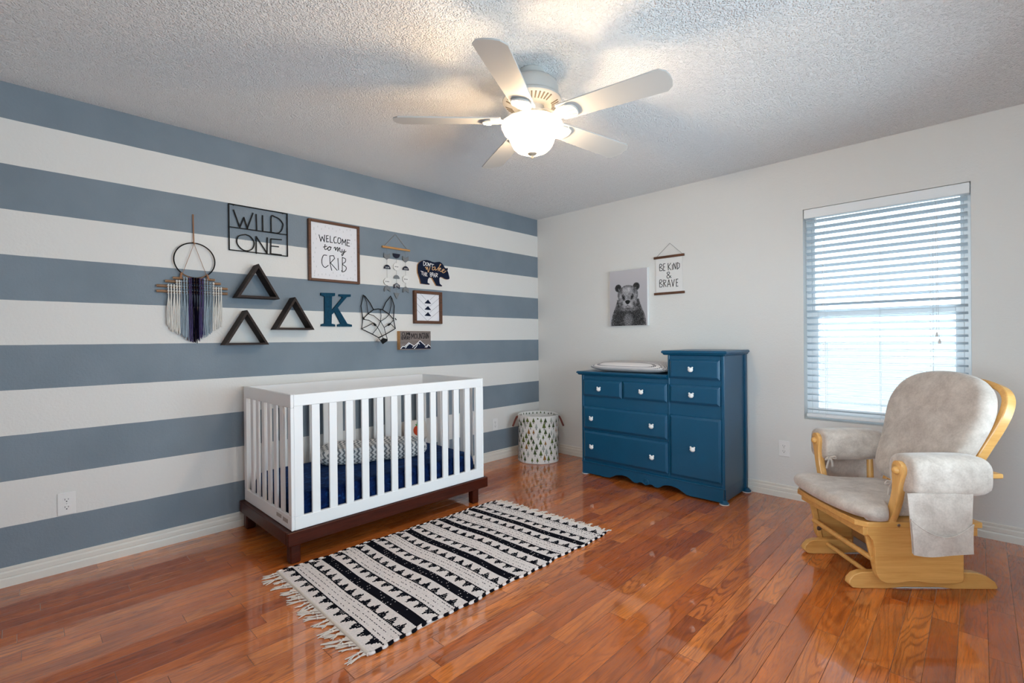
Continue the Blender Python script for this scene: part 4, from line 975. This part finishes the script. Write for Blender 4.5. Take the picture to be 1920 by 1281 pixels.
for xa, xb, mt in secs:
    b = MB(); n = max(3, int((xb-xa)/.0042))
    for i in range(n+1):
        x = xa+(xb-xa)*i/n
        xc = xa+.0055+round((x-xa-.0055)/.0135)*.0135; xc = min(max(xc, xa+.003), xb-.003)
        for lay in (0, 1):
            zb_ = bot(x)+rnd.uniform(-.012, .014); zt_ = topz(x)
            xt = xc+(x-xc)*.22; pts = [(xt, -.027-lay*.003, zt_), (xt, -.028-lay*.003, .045), (xt+rnd.uniform(-.001, .001), -.028-lay*.003, -.005), (x+rnd.uniform(-.003, .003), -.022-lay*.004, (zb_)/2), (x+rnd.uniform(-.005, .005), -.019-lay*.004, zb_)]
            b.tube(smoothpath(pts, 4), .0021, 5)
    k = 0; x = xa+.004
    while x < xb:
        for z in (.098, .077, .048, .018):
            if z < topz(x)+.002: b.add(*ball(x, -.030, z+.0, .0062, 8, 6)); b.add(*ball(x, -.029, z-.013, .0048, 8, 6))
        x += .0135
    b.build('yarn_tassels', mt, t, angle=80)

# ================================================================ things on the white wall
t = thing('bear_canvas', 'unframed canvas with a black and white bear portrait, on the white wall', 'canvas print', (1.105, 0, 1.535))
MB().bev(-.193, .193, -.034, -.001, -.255, .255, .003).build('canvas_wrap', 'canvas', t)
from mathutils import noise as mn
def sst(a, b_, x): q = min(1, max(0, (x-a)/(b_-a))); return q*q*(3-2*q)
def ell(x, z, cx, cz, rx, rz): return sqrt(((x-cx)/rx)**2+((z-cz)/rz)**2)
def bear_tone(x, z):
    hair = mn.noise(Vector((x*190, z*75, 1))); fine = mn.noise(Vector((x*320, z*210, 4))); patch = mn.noise(Vector((x*38, z*38, 9)))
    n1 = hair*.55+fine*.45; v = .71+.04*(z/.25)                # paper
    # shoulders widen towards the bottom
    hw = .112+.066*sst(.0, -.22, z)+.007*n1
    if z < -.015 and abs(x) < hw:
        tone = .13+.55*max(0, n1+.10)+.12*patch
        tone += .22*sst(.72, 1.0, abs(x)/hw)*(.7+.8*n1)
        ch = ell(x, z, .0, -.205, .058, .075); tone += (.50+.40*n1-tone)*(1-sst(.45, 1.15, ch))*.8
        ruff = ell(x, z, 0, -.098, .125, .030); tone += (.56+.5*n1-tone)*(1-sst(.5, 1.1, ruff))*.6
        v = tone
    for ex, ez in ((-.100, .092), (.084, .097)):
        e = ell(x, z, ex, ez, .034, .035)
        if e < 1+.08*n1: v = .16+.30*n1+.16*sst(.70, 1, e)+.25*(1-sst(.15, .5, ell(x, z, ex*.94, ez-.012, .02, .024)))
    h = ell(x, z, -.003, .026, .104, .088); c = ell(x, z, -.003, -.030, .098, .080); q = min(h, c)
    if q < 1+.07*n1:
        v = .58+.34*n1+.10*patch-.20*sst(.72, 1, q)
        v += .14*(1-sst(.1, .8, ell(x, z, -.003, .070, .050, .040)))                      # pale brow
        for bx in (-.070, .064): v -= .20*(1-sst(.2, 1, ell(x, z, bx, .060, .022, .032)))
        for ex, s_ in ((-.046, 1), (.040, -1)):
            e = ell(x+s_*.25*(z-.01), z, ex-s_*.002, .006, .019, .036); v += (.13+.25*n1-v)*(1-sst(.3, 1.05, e))     # dark patch
            e = ell(x, z, ex, .016, .0095, .0085); v += (.03-v)*(1-sst(.8, 1.1, e))
            if ell(x, z, ex-.001, .018, .0032, .0028) < 1: v = .7
        v -= .16*(1-sst(.3, 1, ell(x, z, -.003, .004, .012, .034)))*.5
        mz = ell(x, z, -.004, -.050, .040, .044); v += (.72+.2*fine-v)*(1-sst(.55, 1.05, mz))*.8
        for cx_ in (-.066, .058): v -= .22*(1-sst(.2, 1, ell(x, z, cx_, -.050, .020, .034)))
        nz = ell(x, z, -.004, -.036, .027-.30*max(0, -.034-z), .0165+.007*(1 if z < -.036 else 0)); v += (.05-v)*(1-sst(.85, 1.05, nz))
        if abs(x+.004) < .0018 and -.072 < z < -.055: v = .2
        mo = abs(z+.071+.45*abs(x+.004)); v += (.22-v)*(1-sst(.001, .006, mo))*(1-sst(.016, .028, abs(x+.004)))*.8
        v -= .22*(1-sst(.4, 1.1, ell(x, z, -.003, -.094, .032, .009)))
    return max(.03, min(.93, v))
nu, nv = 176, 232; b = MB(); b.grid(lambda u, v: (-.190+.380*u, -.0345, -.252+.504*v), nu, nv)
o = b.build('canvas_picture', 'print', t, smooth=False); ca = o.data.color_attributes.new('print', 'FLOAT_COLOR', 'POINT')
for i, v in enumerate(o.data.vertices):
    g_ = bear_tone(v.co.x, v.co.z); l_ = g_**2.2; ca.data[i].color = (l_, l_*.97, l_*1.03, 1)
t = thing('wall_banner', 'white banner reading BE KIND & BRAVE between two dark wooden bars', 'banner', (1.485, 0, 1.70))
for z in (.161, -.150): MB().bev(-.137, .137, -.016, -.003, z-.010, z+.010, .002).build('wooden_bar', 'walnut', t)
MB().box(-.119, .119, -.0075, -.0063, -.146, .158).build('banner_sheet', 'linen', t)
b = MB()
for pl in D_KINDT: stroke(b, [(q.x, q.z) for q in smoothpath([(x, 0, z) for x, z in pl], 3)] if len(pl) > 5 else pl, .0048, -.0086, -.0073)
b.build('lettering', 'black_ink', t, angle=30)
MB().tube([(-.113, -.010, .168), (.008, -.003, .274), (.121, -.010, .170)], .0016, 6).build('hanging_cord', 'thread', t)

# ================================================================ ceiling fan
def fan():
    t = thing('ceiling_fan', 'white five blade ceiling fan with a lit frosted glass bowl', 'ceiling fan', (FAN[0], FAN[1], H))
    Z = lambda z: z-H
    MB().lathe([(0, 0), (.058, 0), (.062, -.006), (.060, -.034), (.052, -.040), (0, -.040)], 32).build('canopy', 'fan_white', t)
    b = MB().lathe([(.045, -.036), (.075, -.040), (.102, -.050), (.120, -.068), (.126, -.085), (.126, -.122), (.124, -.128), (.136, -.133), (.140, -.140), (.139, -.147)], 48)
    b.build('motor_housing', 'fan_white', t, angle=40)
    b = MB().lathe([(.139, -.147), (.134, -.152), (.086, -.172), (.074, -.174), (.0, -.174)], 48)
    vr = b.build('vent_ring', 'fan_white', t, angle=30)
    for k in range(40):
        b = MB()
        if k % 8 in (0, 7): continue
        a = 2*pi*(k+.5)/40+radians(10); Tm = Matrix.Rotation(a, 4, 'Z')
        b.add([(.094, -.0028, Z(2.2713)), (.127, -.0036, Z(2.2851)), (.127, .0036, Z(2.2851)), (.094, .0028, Z(2.2713)), (.094, -.0028, Z(2.2690)), (.127, -.0036, Z(2.2828)), (.127, .0036, Z(2.2828)), (.094, .0028, Z(2.2690))], [(3,2,1,0), (4,5,6,7), (0,1,5,4), (1,2,6,5), (2,3,7,6), (3,0,4,7)], Tm)
        b.build('vent_slot', 'fan_dark', vr, smooth=False)
    MB().lathe([(.0, -.174), (.058, -.174), (.058, -.196), (.066, -.198), (.066, -.212), (.058, -.216), (.058, -.228), (.0, -.228)], 32).build('hub', 'fan_white', t, angle=30)
    MB().lathe([(.060, Z(2.222)), (.072, Z(2.217)), (.078, Z(2.205)), (.105, Z(2.199)), (.105, Z(2.196)), (.02, Z(2.196)), (.0, Z(2.196))], 32).build('light_fitter', 'fan_white', t)
    # glass bowl, open at the top
    prof = [(.108, 2.197), (.126, 2.196), (.140, 2.189), (.1445, 2.180), (.143, 2.170), (.134, 2.153), (.120, 2.138), (.110, 2.128), (.1055, 2.118), (.102, 2.104), (.092, 2.083), (.075, 2.066), (.050, 2.055), (.022, 2.051), (.0005, 2.050)]
    inn = [(max(.0004, r-.004), z+.003) for r, z in prof[::-1]]
    fl = lambda a, r, z: .012*cos(24*a)*(1 if r > .11 else .4)
    flu = lambda a, r, z: .010*cos(16*a) if r > .08 else 0
    b = MB().lathe([(r, Z(z)) for r, z in prof], 96, flute=flu); b.mat(1).lathe([(r, Z(z)) for r, z in [prof[-1]]+inn+[prof[0]]], 96, flute=flu)
    b.build('glass_bowl', ['bowl', 'bowl_inside'], t, angle=60)
    MB().lathe([(.0, Z(2.054)), (.020, Z(2.053)), (.023, Z(2.050)), (.018, Z(2.045)), (.006, Z(2.040)), (.005, Z(2.034)), (.007, Z(2.030)), (.004, Z(2.025)), (0, Z(2.024))], 20).build('finial', 'brass', t)
    for k in range(5):
        a = radians(10+72*k); Tr = Matrix.Rotation(a, 4, 'Z')
        Tb = Tr @ Matrix.Translation((0, 0, Z(2.206))) @ Matrix.Rotation(radians(BLADE_PITCH), 4, 'X')
        pl = [(.150, -.050), (.155, -.054), (.40, -.0625), (.622, -.068), (.646, -.046), (.653, -.018), (.653, .018), (.646, .046), (.622, .068), (.40, .0625), (.155, .054), (.150, .050)]
        bl = MB().prism(pl, -.003, .003, 'z', Tb).build('fan_blade', 'fan_white', t, angle=30)
        c = MB()
        c.loft([[(x, y*w, z+hz) for y, hz in ((-1, -.005), (1, -.005), (1, .004), (-1, .004))] for x, z, w in ((.055, .034, .015), (.09, .030, .011), (.115, .012, .010), (.135, -.004, .016))], True, Tr @ Matrix.Translation((0, 0, Z(2.206))))
        pet = [(.125, -.012), (.140, -.030), (.165, -.042), (.195, -.046), (.222, -.036), (.232, -.018), (.235, 0), (.232, .018), (.222, .036), (.195, .046), (.165, .042), (.140, .030), (.125, .012)]
        c.prism(pet, -.008, -.0032, 'z', Tb)
        rim = [(x, y, -.0085) for x, y in pet[3:10]]; c.tube(smoothpath(rim, 3), .0042, 8, T=Tb)
        for s in (-.5, 0, .5): c.tube([(.140, .03*s, -.0085), (.222, .06*s, -.0085)], .002, 6, T=Tb)
        c.build('blade_iron', 'fan_white', bl, angle=40)
BLADE_PITCH = -12
fan()

# ================================================================ glider chair
# local frame: x = towards the chair's back, y = towards the wall side, z up
def glider():
    t = thing('glider_chair', 'golden wood glider rocking chair with beige suede cushions, in front of the window', 'glider chair', (3.06, -.82, 0), atan2(.672, .741))
    # runners
    pr = [(-.300, 0), (-.332, .003), (-.349, .020), (-.345, .042), (-.325, .064), (-.295, .075), (-.15, .078), (.16, .078), (.225, .074), (.270, .060), (.305, .034), (.318, .010), (.315, .001), (.290, 0), (.12, 0), (.05, .008), (-.10, .008), (-.18, 0)]
    for y in (-.190, .170):
        r_ = MB().prism(pr, y-.017, y+.017).build('runner', 'oak', t, bevel=.003)
        MB().box(-.17, .11, y-.012, y+.012, .0005, .0045).build('floor_glide', 'felt_white', r_)
    # base uprights and cross pieces
    for y in (-.165, .145):
        MB().bev(-.10, .10, y-.011, y+.011, .030, .235, .003).build('base_upright', 'oakdark', t)
    MB().bev(-.105, -.085, -.154, .134, .060, .230, .002).build('base_crossboard', 'oakdark', t)
    MB().bev(.085, .105, -.154, .134, .040, .12, .002).build('base_crossboard', 'oakdark', t)
    b = MB().box(-.108, -.1055, -.150, .130, .062, .105); b.build('bearing_plate', 'metalplate', t)
    MB().tube([(-.245, -.190, .060), (-.225, .170, .052)], .011, 14).build('lower_dowel', 'oak', t)
    MB().tube([(-.258, -.235, .148), (-.262, .215, .158)], .013, 14).build('upper_dowel', 'oak', t)
    b = MB(); b.add(*ball(-.215, -.10, .245, .026, 14, 10, .8, 1.6, .9)); b.build('stop_knob', 'oak', t)
    # side panels that swing with the seat
    sp = [(-.295, .300), (-.296, .268), (-.284, .258), (-.270, .240), (-.262, .205), (-.259, .150), (-.258, .105), (-.250, .078), (-.236, .058), (-.214, .047), (-.175, .045), (-.140, .050), (-.105, .056), (-.070, .055), (-.030, .048), (.030, .045), (.100, .047), (.122, .052), (.129, .062), (.131, .300)]
    for y, s in ((-.240, -1), (.222, 1)):
        p_ = MB().prism(sp, y-.009, y+.009).build('side_panel', 'oak', t, bevel=.002)
        b = MB(); q = y-s*.016
        b.prism([(-.293, .268), (-.262, .268), (-.225, .07), (-.236, .062), (-.250, .078)], q-.006, q+.006).build('swing_arm', 'oak', t, bevel=.002)
        for bx, bz in ((-.262, .255), (-.245, .120)):
            Tm = Matrix.Translation((bx-.0, q-s*.006, bz)) @ Matrix.Rotation(pi/2*s, 4, 'X')
            MB().lathe([(0, .004), (.005, .004), (.006, .002), (.012, .002), (.0125, 0), (0, 0)], 16, Tm).build('bolt', 'steel', t)
    # seat frame
    pl = [(-.300, -.262), (-.335, -.225), (-.343, -.10), (-.345, 0), (-.348, .10), (-.345, .225), (-.318, .262), (.20, .262), (.20, -.262)]
    MB().prism(pl, .302, .328, 'z').build('seat_frame', 'oak', t, bevel=.003)
    MB().bev(-.312, -.290, -.248, .248, .262, .303, .002).build('front_rail', 'oakedge' if False else 'oak', t)
    MB().bev(.17, .19, -.25, .25, .262, .303, .002).build('rear_rail', 'oak', t)
    MB().lathe([(0, .003), (.004, .003), (.007, .0015), (.0075, 0), (0, 0)], 14, Matrix.Translation((-.165, -.262, .314)) @ Matrix.Rotation(pi/2, 4, 'X')).build('bolt', 'steel', t)
    # arm posts: flat boards facing front, S-curved outwards
    key = [(.300, .232, .024), (.335, .238, .024), (.365, .254, .0235), (.400, .268, .0225), (.440, .281, .0215), (.480, .290, .0215), (.515, .295, .024), (.545, .299, .030), (.565, .302, .0355), (.580, .303, .0365), (.595, .303, .034), (.607, .303, .026), (.614, .303, .014), (.6165, .303, .004)]
    for s in (-1, 1):
        rings = []; dz = .006 if s > 0 else 0
        for i in range(len(key)-1):
            for q in range(3):
                f = q/3; z = key[i][0]*(1-f)+key[i+1][0]*f; c = key[i][1]*(1-f)+key[i+1][1]*f; w = key[i][2]*(1-f)+key[i+1][2]*f
                rings.append([(x, s*c+y*w, z+dz) for x, y in ((-.203, -.82), (-.203, .82), (-.198, 1), (-.176, 1), (-.171, .82), (-.171, -.82), (-.176, -1), (-.198, -1))])
        MB().loft(rings).build('arm_post', 'oakedge', t, angle=40)
        MB().lathe([(0, .019), (.007, .018), (.013, .014), (.0165, .007), (.017, 0), (0, 0)], 18, Matrix.Translation((-.203, s*.303, .574+dz)) @ Matrix.Rotation(-pi/2, 4, 'Y')).build('screw_cap', 'oak', t)
        MB().bev(-.172, .235, s*.300-.024, s*.300+.024, .541, .562, .004).build('arm_rail', 'oak', t)
        MB().tube([(.075, s*.262, .325), (.085, s*.285, .545)], [.017, .014], 14).build('rear_arm_post', 'oakedge', t)
    # back frame
    def bu(z): return .12+(z-.45)*.38
    hoop = [(.205, .33), (.212, .45), (.222, .56), (.243, .66), (.264, .75), (.272, .82), (.262, .875), (.228, .912), (.170, .932), (.09, .942), (0, .945)]
    pts = [(bu(z)+.034, -v, z) for v, z in hoop]+[(bu(z)+.034, v, z) for v, z in hoop[:-1][::-1]]
    P = smoothpath(pts, 5); rings = []
    for i, p in enumerate(P):
        tg = (P[min(i+1, len(P)-1)]-P[max(i-1, 0)]).normalized(); n = Vector((1, 0, -.38)).normalized(); b_ = tg.cross(n).normalized(); n = b_.cross(tg)
        rings.append([p+n*x+b_*y for x, y in ((-.021, -.011), (-.018, -.014), (.018, -.014), (.021, -.011), (.021, .011), (.018, .014), (-.018, .014), (-.021, .011))])
    MB().loft(rings).build('back_hoop', 'oak', t, angle=40)
    for v in (-.135, -.045, .045, .135): MB().tube([(bu(.36)+.034, v, .36), (bu(.92)+.034, v*1.15, .92)], .009, 10).build('back_spindle', 'oak', t)
    MB().bev(bu(.36)+.03, bu(.36)+.07, -.205, .205, .345, .385, .004).build('back_rail', 'oak', t)
    # cushions
    def pad(outline, h0, h1, rnd_, top=None, bot=None, place=None, M_=8, crown=0, ctr=(0, 0)):
        out = smoothpath([(a, b_, 0) for a, b_ in outline], 5, closed=True); N = len(out); rings = []
        prof = [(i/M_*(1-rnd_), 1) for i in range(M_+1)]+[(1-rnd_+rnd_*sin(a), cos(a)) for a in [pi/2*k/5 for k in range(1, 6)]]
        for side in (1, -1):
            for rho, hh in (prof if side == 1 else prof[::-1][1:]):
                ring = []
                for p in out:
                    a = ctr[0]+(p.x-ctr[0])*max(rho, .002); c = ctr[1]+(p.y-ctr[1])*max(rho, .002)
                    zt = h1+(top(a, c) if top else 0)+crown*(1-rho*rho); zb = h0+(bot(a, c) if bot else 0); zm = (zt+zb)/2
                    z = zm+(zt-zm)*hh if side == 1 else zm-(zm-zb)*hh
                    ring.append(place(a, c, z) if place else (a, c, z))
                rings.append(ring)
        return MB().loft(rings)
    so = [(-.225, -.285), (-.285, -.292), (-.335, -.255), (-.365, -.165), (-.378, -.06), (-.380, .06), (-.372, .165), (-.350, .255), (-.305, .288), (-.235, .282), (-.212, .245), (-.17, .222), (0, .215), (.10, .205), (.13, .10), (.13, -.10), (.10, -.205), (0, -.215), (-.17, -.222), (-.208, -.245)]
    pad(so, .334, .392, .10, top=lambda a, c: .012*(1 if a < -.2 else max(0, 1-(a+.2)*3))+.004*sin(14*c)*sin(9*a), bot=lambda a, c: .010 if a < -.3 else 0, crown=.014, ctr=(-.12, 0)).build('seat_cushion', 'suede', t, angle=60)
    # back cushion in the plane of the back (a across, b up the back)
    bh = [(.135, 0), (.195, .030), (.226, .10), (.248, .20), (.268, .30), (.279, .38), (.276, .45), (.246, .525), (.180, .577), (.09, .600)]
    bo = [(-a, c) for a, c in bh]+[(0, .606)]+bh[::-1]+[(0, -.004)]
    base = Vector((.075, 0, .418)); up = Vector((.355, 0, .935)); nn = Vector((-.935, 0, .355))
    def pb(a, c, z): return tuple(base+Vector((0, a, 0))+up*c+nn*z)
    pad(bo, -.045, .048, .12, top=lambda a, c: .004*sin(13*a+4*c)+.004*sin(17*c+3*a), place=pb, crown=.012, ctr=(0, .31)).build('back_cushion', 'suede', t, angle=60)
    # pleats around the rim of the back cushion
    for s in (-1, 1):
        # padded roll over the arm
        rings = []; nseg = 14
        sec = []
        for k in range(28):
            a = 2*pi*k/28; c, q = cos(a), sin(a); e_ = 5 if (q < 0 and c*s > 0) else 3; rad = (abs(c)**e_+abs(q)**e_)**(-1/e_); sec.append((rad*c, rad*q))
        ends = [(-.186, .10), (-.185, .80), (-.180, .92), (-.168, .98), (-.14, 1.0), (-.05, 1.02), (.03, 1.02), (.08, 1.0), (.115, .95), (.138, .86), (.152, .72), (.158, .5), (.160, .2), (.1602, .02)]
        for x, sc in ends:
            rings.append([(x+(.04*max(0, yy)*0), s*.305+yy*.082*sc, .557+zz*.080*sc+(.008 if zz > 0 else 0)) for yy, zz in sec])
        MB().loft(rings).build('arm_cushion', 'suede', t, angle=60)
        # hanging flap with a pocket
        yo = s*.382
        def flap(ztop, zlow, y, nm, th):
            b = MB(); nx = 14; nz = 8
            def P_(u, v, o):
                xl = -.218+(.021)*(1-v if True else v); z1 = ztop(u); z0 = zlow(u); z = z0+(z1-z0)*v
                fz = (z-.235)/.24; sh = .10 if s > 0 else 0; xa = -.197-.020*fz+sh; xb = .047+.008*fz+sh
                x = xa+(xb-xa)*u; return (x, y+s*(o+.003*sin(u*9+v*3)+.004*sin(u*pi)), z)
            b.grid(lambda u, v: P_(u, v, th), nx, nz); b.grid(lambda u, v: P_(u, v, 0), nx, nz)
            e = [(i/nx, 0) for i in range(nx)]+[(1, j/nz) for j in range(nz)]+[(1-i/nx, 1) for i in range(nx)]+[(0, 1-j/nz) for j in range(nz)]
            vs = []; fs = []
            for u, v in e: vs += [P_(u, v, 0), P_(u, v, th)]
            m_ = len(e); fs = [(2*k, 2*((k+1) % m_), 2*((k+1) % m_)+1, 2*k+1) for k in range(m_)]; b.add(vs, fs)
            return b.build(nm, 'suede', t, angle=60), P_
        f1, _ = flap(lambda u: .496, lambda u: .240-.006*sin(u*5), yo-s*.004, 'arm_flap', .004)
        dip = lambda u: .392-.062*(4*u*(1-u))-.022*u-.004
        f2, PP = flap(dip, lambda u: .236-.006*sin(u*5), yo+s*.003, 'pocket', .004)
        MB().tube([PP(i/20, 1, .003) for i in range(21)], .0032, 8).build('pocket_piping', 'suede', f2)
        # ties
        for k, (x, y, z, L_) in enumerate(((-.165, s*.232, .500, .06), (.135, s*.240, .480, .085))):
            b = MB()
            for dx, dz in ((-.020, -L_), (.012, -L_*.85)):
                b.tube(smoothpath([(x, y, z), (x+dx*.6, y-s*.006, z+dz*.4), (x+dx, y-s*.004, z+dz)], 5), .0042, 8, flat=(.6, 1.4))
            b.tube(smoothpath([(x, y, z), (x-.018, y-s*.012, z+.004), (x-.030, y-s*.010, z-.012), (x, y-s*.004, z)], 5), .0036, 8).tube(smoothpath([(x, y, z), (x+.020, y-s*.012, z+.008), (x+.028, y-s*.008, z-.006), (x, y-s*.004, z)], 5), .0036, 8)
            b.build('tie', 'suede', t)
glider()
